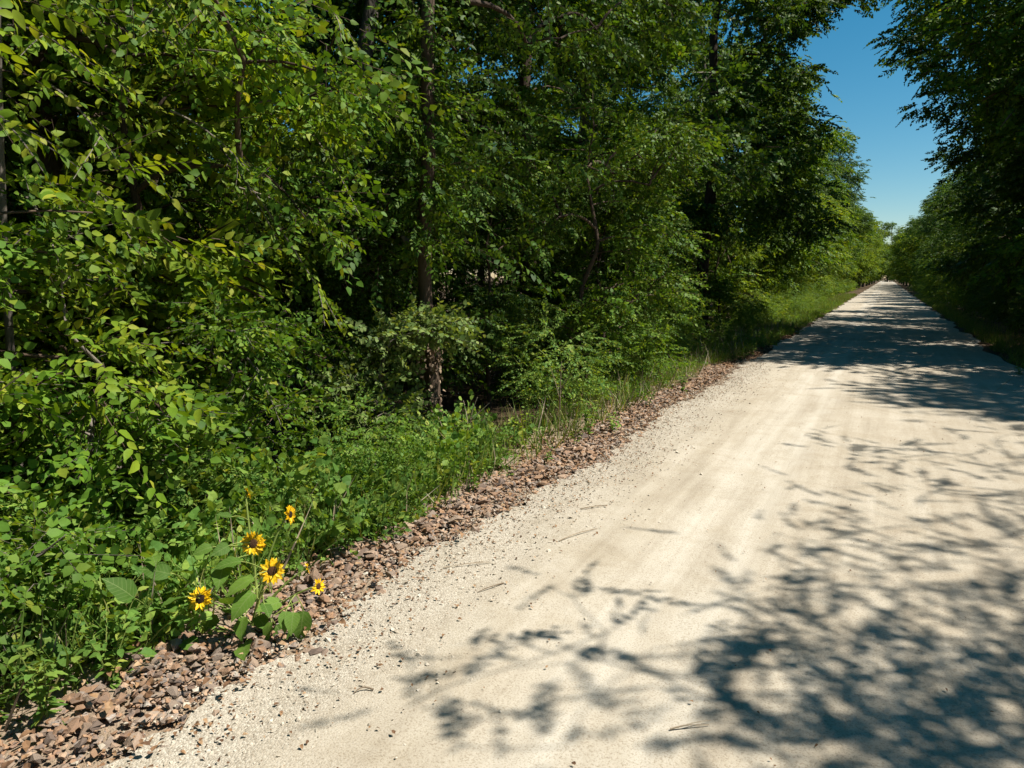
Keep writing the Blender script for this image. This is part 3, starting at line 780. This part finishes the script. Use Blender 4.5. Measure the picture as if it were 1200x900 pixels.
# ---- shrubs of the left verge
shrubs = [
    (SB, 'shrub', -4.9, .3, 10, 1.05, 'leaf_yellow', 'tall yellow green shrub at the far left border'),
    (SA, 'shrub', -3.75, 1.0, 60, .78, 'leaf_bright', 'bright green leafy bush at the left border above the ground cover'),
    (SB, 'shrub', -4.6, 1.7, 130, 1.3, 'leaf_yellow', 'shrub with large drooping leaves left of the hanging boughs'),
    (SA, 'shrub', -3.75, 2.05, 200, .8, 'leaf_mid', 'leafy bush behind and left of the sunflowers'),
    (SD, 'shrub', -4.8, 3.2, 260, 1.25, 'leaf_mid', 'small leaved tall shrub in the shade left of the brown trunk'),
    (SA, 'shrub', -3.75, 2.95, 300, .6, 'leaf_mid', 'bush directly behind the sunflowers'),
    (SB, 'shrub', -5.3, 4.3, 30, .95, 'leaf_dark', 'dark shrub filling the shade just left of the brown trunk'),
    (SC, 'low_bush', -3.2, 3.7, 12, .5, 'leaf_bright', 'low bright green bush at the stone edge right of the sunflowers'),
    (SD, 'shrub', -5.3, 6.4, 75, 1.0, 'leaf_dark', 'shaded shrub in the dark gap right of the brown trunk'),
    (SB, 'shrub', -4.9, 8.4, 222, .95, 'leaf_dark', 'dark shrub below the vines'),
    (SC, 'low_bush', -3.3, 7.1, 33, .75, 'leaf_herb', 'feathery green weed bush at the end of the stone strip'),
    (SD, 'vine_thicket', -3.9, 9.6, 145, 1.22, 'leaf_mid', 'thicket draped in small leaved vines above the verge'),
    (SC, 'low_bush', -3.35, 9.9, 210, 1.0, 'leaf_bright', 'rounded bright bush standing at the trail edge'),
    (SD, 'shrub', -4.6, 11.8, 10, 1.05, 'leaf_dark', 'dark shrub behind the rounded bright bush'),
    (SB, 'shrub', -4.9, 14.0, 80, 1.0, 'leaf_mid', 'shrub behind the dry grass of the left verge'),
    (SC, 'low_bush', -4.3, 15.5, 20, 1.0, 'leaf_bright', 'low yellowish bush beyond the reddish dry weeds'),
    (SD, 'shrub', -5.1, 17.0, 190, 1.0, 'leaf_mid', 'tall shrub where the first shadow meets the left verge'),
    (SB, 'shrub', -5.1, 20.0, 280, 1.05, 'leaf_mid', 'shrub on the left beside the deep shade'),
]
for p, nm, x, y, rz, s, lf, lab in shrubs:
    place(p, nm, x, y, rz, s, label=lab, cat='shrub', group='shrubs of the left verge', leaf=lf, wood_name='stem', crown_name='foliage')
for k, y in enumerate(np.arange(23, 90, 3.1)):
    place([SD, SB, SC][k % 3], 'shrub', -5.0 + .012 * (y - 20) + rp.uniform(-.3, .3), float(y), rp.uniform(0, 360), rp.uniform(.9, 1.2), label=nth(k, '{} shrub of the left verge past the deep shade', 'far shrub of the left verge along the narrowing trail'), cat='shrub', group='far shrubs of the left verge', leaf=['leaf_mid', 'leaf_yellow', 'leaf_bright'][k % 3], wood_name='stem', crown_name='foliage')
for k, y in enumerate(np.arange(13, 90, 2.9)):
    near = y < 34  # near shrubs get darker leaves: shade under the trees put into their colour
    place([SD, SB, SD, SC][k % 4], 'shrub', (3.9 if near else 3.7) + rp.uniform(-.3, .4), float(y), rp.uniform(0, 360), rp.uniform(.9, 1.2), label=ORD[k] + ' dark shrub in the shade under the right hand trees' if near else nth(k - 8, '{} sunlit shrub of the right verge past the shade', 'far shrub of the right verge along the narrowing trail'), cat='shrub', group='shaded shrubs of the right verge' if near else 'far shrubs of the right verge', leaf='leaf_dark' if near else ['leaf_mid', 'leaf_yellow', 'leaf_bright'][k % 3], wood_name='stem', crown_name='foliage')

for k, y in enumerate(np.arange(11.5, 46, 1.25)):
    place(SC, 'verge_bush', -3.3 - 1.0 * rp.random(), float(y), rp.uniform(0, 360), rp.uniform(.35, .75), label=nth(k, '{} low bush in the weedy strip of the left verge from the camera', 'far low bush in the bright weedy strip of the left verge'), cat='bush', group='bushes in the weedy strip of the left verge', leaf=['leaf_bright', 'leaf_yellow', 'leaf_herb', 'leaf_bright'][k % 4], wood_name='stem', crown_name='foliage')

TD = float((tb - CP) @ CF)
hb = ground_at(440, 590, -.1)
def hp(px, py, dd): return at_depth(px, py, TD - dd) - hb
gh = np.random.default_rng(123)
tg = sample_blobs([(hp(428, 470, .95), (.26, .26, .32), 3), (hp(495, 385, .8), (.32, .22, .07), 1.6), (hp(445, 395, .9), (.24, .24, .12), 1.2), (hp(462, 505, .9), (.12, .12, .16), .5), (hp(405, 530, .95), (.24, .24, .16), 1)], 80, gh, .5)
w, c = grow(np.array([(0, 0, -.1), (0, .02, .15), (-.02, .03, .35), (.0, .05, .5)]), [.010, .009, .007, .004], tg, gh, SPR['round'], per=9, spread=.08, min_h=.1, droop=-.1, twig_r=.0022, smin=.6, smax=1.0)
e = link('honeysuckle_bush', None, None, hb)
tag(e, 'grey green round leaved bush in front of the brown trunk', 'shrub', 'shrubs of the left verge')
link('stem', w.mesh('stem', [M['bark_grey']]), e)
link('foliage', c.mesh('foliage', [M['leaf_grey'], M['bark_grey']], True), e)['kind'] = 'stuff'

# ---- boughs of single leaves hanging in front of the left wood
LEAFV, LEAFF = leaf_fine(.27, .22, .06)
leaf_shapes = [mesh_from('leaf', *leaf_fine(w_, d_, f_), [M['leaf_yellow']], smooth_shade=True) for w_, d_, f_ in ((.27, .22, .06), (.30, .10, .09), (.25, .34, .04))]
def leaf_object(parent, mesh, base, D, up, size, mat=None, name='leaf', roll=0.0):
    rot = frames(np.array([D]), norm(np.array(up, float)), np.array([roll]))[0]
    o = link(name, mesh, parent)
    o.matrix_local = Matrix.Translation([float(c) for c in base]) @ Matrix(rot.tolist()).to_4x4() @ Matrix.Scale(float(size), 4)
    if mat:
        o.material_slots[0].link = 'OBJECT'; o.material_slots[0].material = M[mat]
    return o

def bough(root, pts, g, n=18, ll=.074, mat='leaf_yellow', twigs=3):
    """a leafy branch with its own leaves, part of the sapling root (pts relative to it)"""
    pts = [np.array(p, float) for p in pts]
    P = bez(pts[0], pts[1], pts[2], 10)
    ge = Geo(); V, F = tube(P, np.linspace(.008, .0028, 10), 5); ge.add(V, F)
    lines = [P[4:]]
    for k in range(twigs):
        i = int(g.integers(3, 8)); d0 = norm(P[i] - P[i - 1])
        sd = norm(np.cross(d0, [0, 0, 1])) * (1 if k % 2 else -1)
        L = g.uniform(.22, .4)
        q = bez(P[i], P[i] + (d0 + sd * .8) * L * .5, P[i] + (d0 * .8 + sd * .9 + np.array([0, 0, -.35])) * L, 6)
        V, F = tube(q, np.linspace(.004, .0018, 6), 4); ge.add(V, F); lines.append(q)
    b = link('branch', ge.mesh('branch', [M['bark_grey']]), root)
    for q in lines:
        m = n if q is lines[0] else max(6, n * 5 // 8)
        for i in range(m):
            t = (i + .3) / m * (len(q) - 1); j = min(int(t), len(q) - 2); p = q[j] + (q[j + 1] - q[j]) * (t - j)
            d0 = norm(q[j + 1] - q[j]); sd = norm(np.cross([0, 0, 1], d0)) * (1 if i % 2 else -1)
            D = norm(d0 * .65 + sd * g.uniform(.5, .95) + np.array([0, 0, g.uniform(-.75, -.1)]))
            up = np.array([.25, -.1, 1.0]) + g.normal(0, .3, 3)
            leaf_object(b, leaf_shapes[int(g.integers(3))], p, D, up, ll * g.uniform(.65, 1.15), mat, roll=g.normal(0, .3))
    return b

gb = np.random.default_rng(55)
sap1 = link('hackberry_sapling', None, None, (-4.6, 2.1, float(terrain(np.array(-4.6), np.array(2.1)))))
tag(sap1, 'slender sapling with drooping yellow green boughs of pointed leaves over the verge', 'sapling')
r1 = np.array(sap1.location)
def stem_for(root, top, r=.03):
    ge = Geo(); V, F = tube(bez((0, 0, -.2), (top[0] * .2, top[1] * .2, top[2] * .6), top, 10), np.linspace(r, r * .35, 10), 8, .06); ge.add(V, F)
    link('trunk', ge.mesh('trunk', [M['bark_grey']], True), root)
stem_for(sap1, (.25, .1, 3.6))
# boughs given by where they start and hang to in the photograph, on a plane beside the trail
def hang(root, r, a, b, xa, xb, rise=.12, **kw):
    A = at_side(*a, xa) - r; B = at_side(*b, xb) - r
    bough(root, [A, (A + B) / 2 + np.array([0, 0, rise]), B], gb, **kw)
hang(sap1, r1, (270, 190), (400, 385), -4.2, -3.55, n=18)
hang(sap1, r1, (240, 150), (330, 290), -4.3, -3.6, n=18)
hang(sap1, r1, (300, 120), (470, 130), -4.3, -3.6, n=16, ll=.075)
hang(sap1, r1, (280, 220), (410, 290), -4.2, -3.6, n=16)
hang(sap1, r1, (210, 60), (330, 90), -4.2, -3.5, n=16)
hang(sap1, r1, (200, 130), (300, 210), -4.2, -3.6, n=16)
hang(sap1, r1, (290, 420), (330, 500), -4.1, -3.6, n=14, ll=.07)
hang(sap1, r1, (150, -60), (260, 45), -4.3, -3.6, n=18)
hang(sap1, r1, (320, -60), (430, 70), -4.4, -3.7, n=16)
hang(sap1, r1, (240, -40), (350, 60), -4.3, -3.6, n=16)
hang(sap1, r1, (360, 150), (420, 250), -4.4, -3.8, n=14)
sap2 = link('hackberry_sapling', None, None, (-4.4, .9, float(terrain(np.array(-4.4), np.array(.9)))))
tag(sap2, 'leaning sapling at the left border with large sunlit leaves', 'sapling')
r2 = np.array(sap2.location)
stem_for(sap2, (.2, 0, 3.2))
hang(sap2, r2, (60, 100), (150, 210), -4.1, -3.5, n=18)
hang(sap2, r2, (10, 30), (110, 90), -4.1, -3.5, n=16)
hang(sap2, r2, (30, 230), (70, 310), -4.1, -3.6, n=16)
hang(sap2, r2, (90, 200), (170, 310), -4.1, -3.6, n=16)
hang(sap2, r2, (-30, 120), (50, 200), -4.1, -3.5, n=16)
hang(sap2, r2, (130, 20), (210, 60), -4.2, -3.5, n=16)
hang(sap2, r2, (20, -60), (120, 30), -4.2, -3.5, n=18)

# ---- ground cover at the lower left, weeds and grass
g = Geo(); gc = np.random.default_rng(61)
n = 3100
yy = gc.uniform(-.3, 5.5, n); xx = -2.70 + .10 * np.sin(yy * 1.9 + 1) + .08 * np.sin(yy * 4.3) - np.abs(gc.normal(0, .62, n))
xx = np.where(yy > 3.2, xx - .1, xx)
hh = gc.random(n) ** .8 * (.05 + .55 * smooth(-2.65, -3.5, xx))
hh = hh * np.where(yy > 3, .5, 1) * np.where(yy > 3.5, .75, 1) * (.45 + .9 * np.clip(.5 + .5 * np.sin(xx * 5 + yy * 2.2) * np.sin(yy * 3.4 - xx * 2), 0, 1))
hh = np.where((xx > -3.05) & (yy > 1.3) & (yy < 2.9), hh * .25, hh)
pos = np.stack([xx, yy, terrain(xx, yy) + .02 + hh], -1)
D = np.stack([gc.normal(.15, .6, n), gc.normal(-.1, .6, n), gc.uniform(.0, .9, n)], -1)
h1 = gc.random(n) < .7
scatter_sprays(g, SPR['herb'], pos[h1], norm(D[h1]), gc, .6, 1.2)
scatter_sprays(g, SPR['fine'], pos[~h1], norm(D[~h1]), gc, .6, 1.1)
q_ = gc.random(n) < .22
scatter_sprays(g, SPR['round'], pos[q_] + np.array([0, 0, .05]), norm(D[q_] + np.array([0, 0, .3])), gc, .6, 1.3)
tag(link('ground_cover', g.mesh('ground_cover', [M['leaf_herb'], M['stem']])), 'tangle of low green weeds covering the bank at the lower left', 'ground cover', kind='stuff')

g = Geo(); n = 2600
yy = 8.5 + 38 * gc.random(n) ** 1.4; xx = -2.55 - .28 * np.exp(-((yy - 11.5) / 3.5) ** 2) + .25 * smooth(13, 18, yy) + .12 * np.sin(yy * 1.9) + .1 * np.sin(yy * 5.3) - np.abs(gc.normal(0, .8, n))
pos = np.stack([xx, yy, terrain(xx, yy) + .02 + gc.random(n) * (.04 + .34 * smooth(-2.6, -4.2, xx))], -1)
D = np.stack([gc.normal(.15, .6, n), gc.normal(-.1, .6, n), gc.uniform(.0, .9, n)], -1)
h1 = gc.random(n) < .6
scatter_sprays(g, SPR['herb'], pos[h1], norm(D[h1]), gc, .6, 1.2)
scatter_sprays(g, SPR['fine'], pos[~h1], norm(D[~h1]), gc, .6, 1.1)
tag(link('verge_weeds', g.mesh('verge_weeds', [M['leaf_bright'], M['stem']])), 'bright low weeds on the left verge between the trail and the trees', 'weeds', kind='stuff')

def grass_patch(name, label, xf, y0, y1, n, hmax, seed, mat='grass'):
    g = Geo(); r = np.random.default_rng(seed)
    y = r.uniform(y0, y1, n); x = xf(y, r)
    V = np.array([(0, -.5, 0), (0, .5, 0), (.5, -.3, .10), (.5, .3, .10), (1, 0, .0)], float) * np.array([1, .03, 1]); F = np.array([(0, 1, 3), (0, 3, 2), (2, 3, 4)])
    D = np.stack([r.normal(0, .4, n), r.normal(0, .4, n), np.ones(n)], -1)
    g.many(V, F, np.zeros(3, int), np.stack([x, y, terrain(x, y)], -1), frames(D, np.array([1.0, .2, 0]), r.uniform(0, 6, n)), r.uniform(.35, 1, n) * hmax)
    tag(link(name, g.mesh(name, [M[mat]])), label, 'grass', kind='stuff')
grass_patch('grass', 'thin grass blades rising through the weeds at the lower left', lambda y, r: -2.62 - np.abs(r.normal(0, .5, len(y))), -.2, 8.5, 1500, .5, 70)
grass_patch('dry_grass', 'dry straw coloured stalks standing among the weeds of the left verge', lambda y, r: -2.6 - np.abs(r.normal(0, .55, len(y))), 1, 24, 900, .5, 73, 'dead_stem')
grass_patch('grass', 'grass tufts along the left edge of the trail', lambda y, r: -2.32 - .35 * np.exp(-((y - 11) / 3.5) ** 2) + .12 * np.sin(y * 1.9) - np.abs(r.normal(0, .8, len(y))), 8.5, 70, 26000, .32, 71)
grass_patch('grass', 'grass along the right edge of the trail', lambda y, r: 2.22 + .1 * np.sin(y * 2.3) + np.abs(r.normal(0, .5, len(y))), 10, 70, 14000, .30, 72)

# leaf litter on the shoulder
def litter(name, label, xs, ys, sizes, seed, parent=None, zf=None, mat='dry_leaf'):
    g = Geo(); r = np.random.default_rng(seed); n = len(xs)
    lv, lf = leaf_six(.34, .25, .14)
    z = (terrain(xs, ys) if zf is None else zf(xs, ys)) + .012
    g.many(lv, lf, np.zeros(len(lf), int), np.stack([xs, ys, z], -1), rand_rot(n, r, .35), sizes)
    return tag(link(name, g.mesh(name, [M[mat]]), parent), label, 'leaf litter' if label else None, kind='stuff')
r = np.random.default_rng(81)
n = 9000
ly = r.uniform(4.5, 24, n); lx = -2.2 - np.abs(r.normal(0, .42, n))
litter('leaf_litter', 'brown dry leaf litter along the left verge beyond the stones', lx, ly, r.uniform(.03, .08, n), 82)
n = 800
ly = r.uniform(.8, 9, n); lx = left_edge(ly) - .62 * r.random(n) + .1
litter('dry_leaf_bits', None, lx, ly, r.uniform(.012, .045, n), 86, shoulder, lambda x, y: .035 + .03 * np.random.default_rng(3).random(len(x)))
n = 4500
ly = r.uniform(.8, 14, n); lx = left_edge(ly) + np.abs(r.normal(0, .33, n)) - .08
litter('leaf_crumbs', None, lx, ly, r.uniform(.006, .022, n), 83, trail, trail_z)
n = 1500
ly = r.uniform(1.2, 25, n); lx = r.uniform(-1.9, 2.2, n)
litter('scattered_crumbs', None, lx, ly, r.uniform(.004, .017, n), 84, trail, trail_z)
n = 2500
ly = r.uniform(9, 40, n); lx = 2.2 + np.abs(r.normal(0, .5, n))
litter('leaf_litter', 'brown leaf litter on the shaded right verge', lx, ly, r.uniform(.03, .08, n), 85)

# twigs lying on the trail
tw = [((520, 672), (575, 664), 'short twig on the pale gravel left of the trail centre'), ((680, 602), (712, 597), 'thin twig at the left gravel edge beyond the stones'),
      ((438, 818), (415, 822), 'tiny dark twig near the bottom of the left gravel edge'), ((380, 655), (440, 640), 'grey dead twig lying over the stones by the sunflowers'),
      ((785, 868), (830, 864), 'dark twig in the branch shadow at the bottom of the trail'), ((1165, 462), (1192, 440), 'broken stick at the shaded right edge of the trail'),
      ((655, 640), (700, 625), 'long thin twig on the loose gravel'), ((590, 690), (560, 700), 'small curved twig on the left of the trail')]
for a, b, lab in tw:
    A, B = ground_at(*a), ground_at(*b)
    mid = (A + B) / 2 + np.append(r.normal(0, .02, 2), 0)
    P = bez(A, mid, B, 6); P[:, 2] = trail_z(P[:, 0], P[:, 1]) + .006 + np.array([0, .004, .007, .008, .004, 0])
    if A[0] < -2.3: P[:, 2] = .05
    ge = Geo(); V, F = tube(P, np.linspace(.0036, .0018, 6), 5, .1); ge.add(V, F)
    P2 = bez(P[2], P[2] + (P[4] - P[2]) * .5 + np.array([.02, .03, .006]), P[2] + (P[4] - P[2]) * .8 + np.array([.04, .05, 0]), 4)
    V, F = tube(P2, np.linspace(.002, .001, 4), 4); ge.add(V, F)
    tag(link('twig', ge.mesh('twig', [M['dead_stem']])), lab, 'twig', 'twigs lying about the trail')

# dead stems standing below the brown trunk
for k, (px, py, h, lean, lab) in enumerate([(545, 528, .55, (.12, .03), 'pale dead stem standing in front of the dark gap'), (528, 540, .42, (-.14, .02), 'forked dead stem leaning left below the brown trunk'), (655, 505, .75, (.02, .0), 'straight dry stalk among the yellow green weeds'), (480, 548, .38, (.16, .0), 'short dead stem leaning right at the foot of the brown trunk')]):
    b = ground_at(px, py); b[2] = float(terrain(b[0], b[1]))
    ge = Geo(); P = bez((0, 0, -.05), (lean[0] * .2, 0, h * .6), (lean[0], lean[1], h), 8)
    V, F = tube(P, np.linspace(.009, .003, 8), 5, .1); ge.add(V, F)
    for s_ in (-1, 1):
        q = bez(P[3 + (s_ > 0)], P[5] + np.array([s_ * .07, .02, 0]), P[6] + np.array([s_ * .14, .03, .02]), 5)
        V, F = tube(q, np.linspace(.005, .002, 5), 4); ge.add(V, F)
    tag(link('dead_stem', ge.mesh('dead_stem', [M['dead_stem']]), None, b), lab, 'dead stem', 'dead stems of the left verge')

# small weeds with their own leaves
weed_leaf = [mesh_from('leaf', *leaf_fine(w_, .2, .06), [M['leaf_bright']], smooth_shade=True) for w_ in (.2, .27)]
def weed(px, py, h, nst, mat, lab, seed, ll=.06, cat='weed', z=None):
    g = np.random.default_rng(seed); b = ground_at(px, py); b[2] = float(terrain(b[0], b[1]))
    e = link('weed', None, None, b); tag(e, lab, cat, 'weeds of the trail edges')
    for s_ in range(nst):
        a = g.uniform(0, 6.28); hh = h * g.uniform(.7, 1.1)
        top = np.array([math.cos(a) * hh * .35, math.sin(a) * hh * .35, hh])
        P = bez((g.normal(0, .02), g.normal(0, .02), -.03), top * np.array([.3, .3, .6]), top, 8)
        ge = Geo(); V, F = tube(P, np.linspace(.004, .0016, 8), 4); ge.add(V, F)
        st = link('stem', ge.mesh('stem', [M['stem']]), e)
        m = int(8 + h * 14)
        for i in range(m):
            t = .15 + .85 * i / (m - 1); p = np.array([np.interp(t, np.linspace(0, 1, 8), P[:, k]) for k in range(3)])
            a2 = i * 2.4 + g.normal(0, .3)
            D = np.array([math.cos(a2), math.sin(a2), g.uniform(-.3, .5)])
            leaf_object(st, weed_leaf[int(g.integers(2))], p, norm(D), (0, 0, 1), ll * g.uniform(.6, 1.15) * (1.15 - .5 * t), mat, roll=g.normal(0, .3))
for i, (px, py, h, nst, mat, lab) in enumerate([
    (610, 520, .36, 5, 'leaf_yellow', 'yellow green weed at the stone edge under the dark gap'),
    (580, 540, .28, 5, 'leaf_bright', 'bright weed leaning over the stones right of the dead stems'),
    (520, 562, .24, 5, 'leaf_bright', 'low bright weed at the stones in front of the dead stems'),
    (690, 512, .42, 6, 'leaf_herb', 'bushy green weed where the stones give way to the gravel'),
    (720, 508, .26, 5, 'leaf_herb', 'small green weed on the pale gravel edge'),
    (640, 545, .16, 3, 'leaf_herb', 'tiny weed growing among the stones'),
    (440, 612, .28, 5, 'leaf_bright', 'leafy weed at the stones right of the sunflowers'),
    (130, 800, .34, 5, 'leaf_herb', 'weed with narrow leaves at the stones left of the sunflowers'),
    (60, 850, .30, 5, 'leaf_herb', 'weed hanging over the stones in the bottom left corner'),
    (70, 770, .42, 4, 'leaf_bright', 'weed with large pale leaves at the lower left border'),
    (560, 575, .14, 3, 'leaf_bright', 'tiny bright weed in the middle of the stone strip'),
    (675, 522, .2, 4, 'leaf_yellow', 'yellowish weed beside the bushy green weed'),
    (480, 600, .22, 4, 'leaf_herb', 'weed at the inner side of the stone strip below the dead stems'),
    (760, 478, .25, 4, 'leaf_herb', 'weed on the litter past the end of the stones'),
    (800, 460, .3, 5, 'leaf_bright', 'bright weed on the verge before the rounded bush'),
    (1195, 440, .30, 4, 'leaf_bright', 'leafy weed at the right border in the shade'),
    (935, 392, .35, 5, 'grass', 'dry tuft at the left edge where the shade starts'),
    (880, 415, .3, 5, 'leaf_herb', 'small weed on the reddish litter of the left verge'),
]):
    weed(px, py, h, nst, mat, lab, 400 + i, ll=.07 if h > .25 else .05)

# ---- the wild sunflower
sb = ground_at(300, 742); sb[2] = 0
DEP = float((sb - CP) @ CF)
sf = link('wild_sunflower', None, None, sb)
tag(sf, 'wild sunflower plant with yellow dark centred blooms leaning over the stones', 'sunflower')
gf = np.random.default_rng(91)
def sp(px, py, dd=0.0):
    return at_depth(px, py, DEP + dd) - sb
heads = [  # pixel, depth offset, diameter, facing (camera right, up, toward the camera)
    (297, 637, -.02, .122, (.10, .25, 1.0)), (319, 669, -.10, .122, (.25, .2, 1.0)), (235, 702, -.05, .122, (.05, .45, 1.0)),
    (373, 687, -.05, .085, (.95, .15, .55)), (340, 603, .05, .10, (1.0, .1, .12)), (290, 578, .15, .075, (.6, .3, -.5)), (360, 666, .06, .06, (.9, .3, -.25)), (217, 750, -.05, .035, (.1, .8, .5)), (150, 748, .0, .03, (-.2, .9, .3)), (140, 648, .12, .035, (.2, .8, .4))]
def dome(r, h, n=14, m=5):
    V = [(0, 0, h)]; F = []
    for i in range(1, m + 1):
        a = i / m * math.pi / 2
        for j in range(n):
            b = 2 * math.pi * j / n; V.append((r * math.sin(a) * math.cos(b), r * math.sin(a) * math.sin(b), h * math.cos(a)))
    for j in range(n): F.append((0, 1 + j, 1 + (j + 1) % n))
    for i in range(m - 1):
        for j in range(n):
            a, b = 1 + i * n + j, 1 + i * n + (j + 1) % n
            F += [(a, a + n, b + n), (a, b + n, b)]
    return np.array(V), np.array(F)
dv, df = dome(.33, .13)
dv = dv * (1 + .05 * gf.standard_normal((len(dv), 1)))
disk_me = mesh_from('disk', dv, df, [M['floret']])
back_v, back_f = dome(.36, .16); back_v = back_v * np.array([1, 1, -1]); back_f = back_f[:, ::-1]
back_me = mesh_from('flower_head', back_v, back_f, [M['leaf_sunflower']], smooth_shade=True)
petal_me = [mesh_from('petal', *leaf_fine(w_, d_, .06), [M['petal']]) for w_, d_ in ((.25, .12), (.22, -.12), (.27, .28))]
stems = Geo()
crownpts = []
def stem_to(p, side=.0, r0=.006):
    P = bez((gf.normal(0, .03), gf.normal(0, .03), -.02), np.array([p[0] * .35, p[1] * .35 + side, p[2] * .75]), p, 12)
    V, F = tube(P, np.linspace(r0, .0035, 12), 6); stems.add(V, F); crownpts.append(P[2:])
for (px, py, dd, dia, f) in heads:
    c = sp(px, py, dd); N = norm(CR * f[0] + CU * f[1] - CF * f[2])
    stem_to(c - N * dia * .12)
    up = np.array([0, 0, 1.0]); X = norm(np.cross(up, N)); Y = np.cross(N, X)
    rot = Matrix(np.stack([X, Y, N], -1).tolist()).to_4x4()
    h = link('flower_head', back_me, sf)
    h.matrix_local = Matrix.Translation(c.tolist()) @ rot @ Matrix.Scale(dia * .5, 4)
    dk = link('disk', disk_me, h); dk.matrix_local = Matrix.Translation((0, 0, .02))
    npet = 21 if dia > .09 else 13 if dia > .05 else 8
    for i in range(npet):
        a = 2 * math.pi * i / npet + gf.normal(0, .07)
        D = np.array([math.cos(a), math.sin(a), gf.normal(.12, .14) + (.05 if i % 2 else -.05)])
        leaf_object(h, petal_me[int(gf.integers(3))], np.array([math.cos(a), math.sin(a), 0]) * .24, norm(D), (0, 0, 1), gf.uniform(.62, .76), name='petal', roll=gf.normal(0, .25))
# big rough leaves
sl_me = [mesh_from('leaf', *leaf_fine(w_, d_, .07, .06, .03), [M['leaf_sunflower']], smooth_shade=True) for w_, d_ in ((.33, .25), (.30, .12), (.35, .4))]
for p in [(205, 690), (180, 720), (255, 740), (330, 690), (350, 705)]:
    stem_to(sp(*p, gf.uniform(-.05, .1)), gf.normal(0, .03), .0045)
nodes = np.concatenate(crownpts)
leafpx = [(242, 641), (193, 670), (151, 696), (193, 711), (230, 688), (272, 703), (280, 730), (242, 726), (310, 711), (332, 722), (242, 775), (174, 775), (264, 749), (351, 685), (370, 707), (340, 645), (268, 605), (287, 681), (215, 750), (150, 740), (290, 700), (255, 665), (220, 665), (312, 690), (330, 740), (300, 745), (200, 735), (165, 715), (345, 722), (275, 655), (305, 612), (232, 738), (188, 690), (258, 715), (322, 705), (360, 725), (210, 700), (248, 690), (300, 725), (315, 735), (285, 755), (225, 760), (340, 665), (262, 640), (180, 650)]
for (px, py) in leafpx:
    if min((px - h_[0]) ** 2 + (py - h_[1]) ** 2 for h_ in heads if h_[3] > .07) < 24 ** 2: continue
    c = sp(px, py, gf.uniform(-.22, -.02))
    i = int(np.argmin(np.linalg.norm(nodes - c, axis=1) + gf.uniform(0, .04, len(nodes)))); b = nodes[i]
    out = c - b; 
    if np.linalg.norm(out) < .03: out = np.array([gf.normal(0, .1), gf.normal(0, .1), .02])
    size = gf.uniform(.085, .145) * (.7 if py < 650 else 1)
    q = bez(b, (b + c) / 2 + np.array([0, 0, .02]), c - norm(out) * size * .3, 5)
    V, F = tube(q, np.linspace(.003, .002, 5), 4); stems.add(V, F)
    D = norm(norm(out) + np.array([gf.normal(0, .35), gf.normal(0, .35), -.25]))
    leaf_object(sf, sl_me[int(gf.integers(3))], q[-1], D, np.array([.35, -.25, 1.0]) + gf.normal(0, .25, 3), size, roll=gf.normal(0, .25))
link('stem', stems.mesh('stem', [M['stem']]), sf)
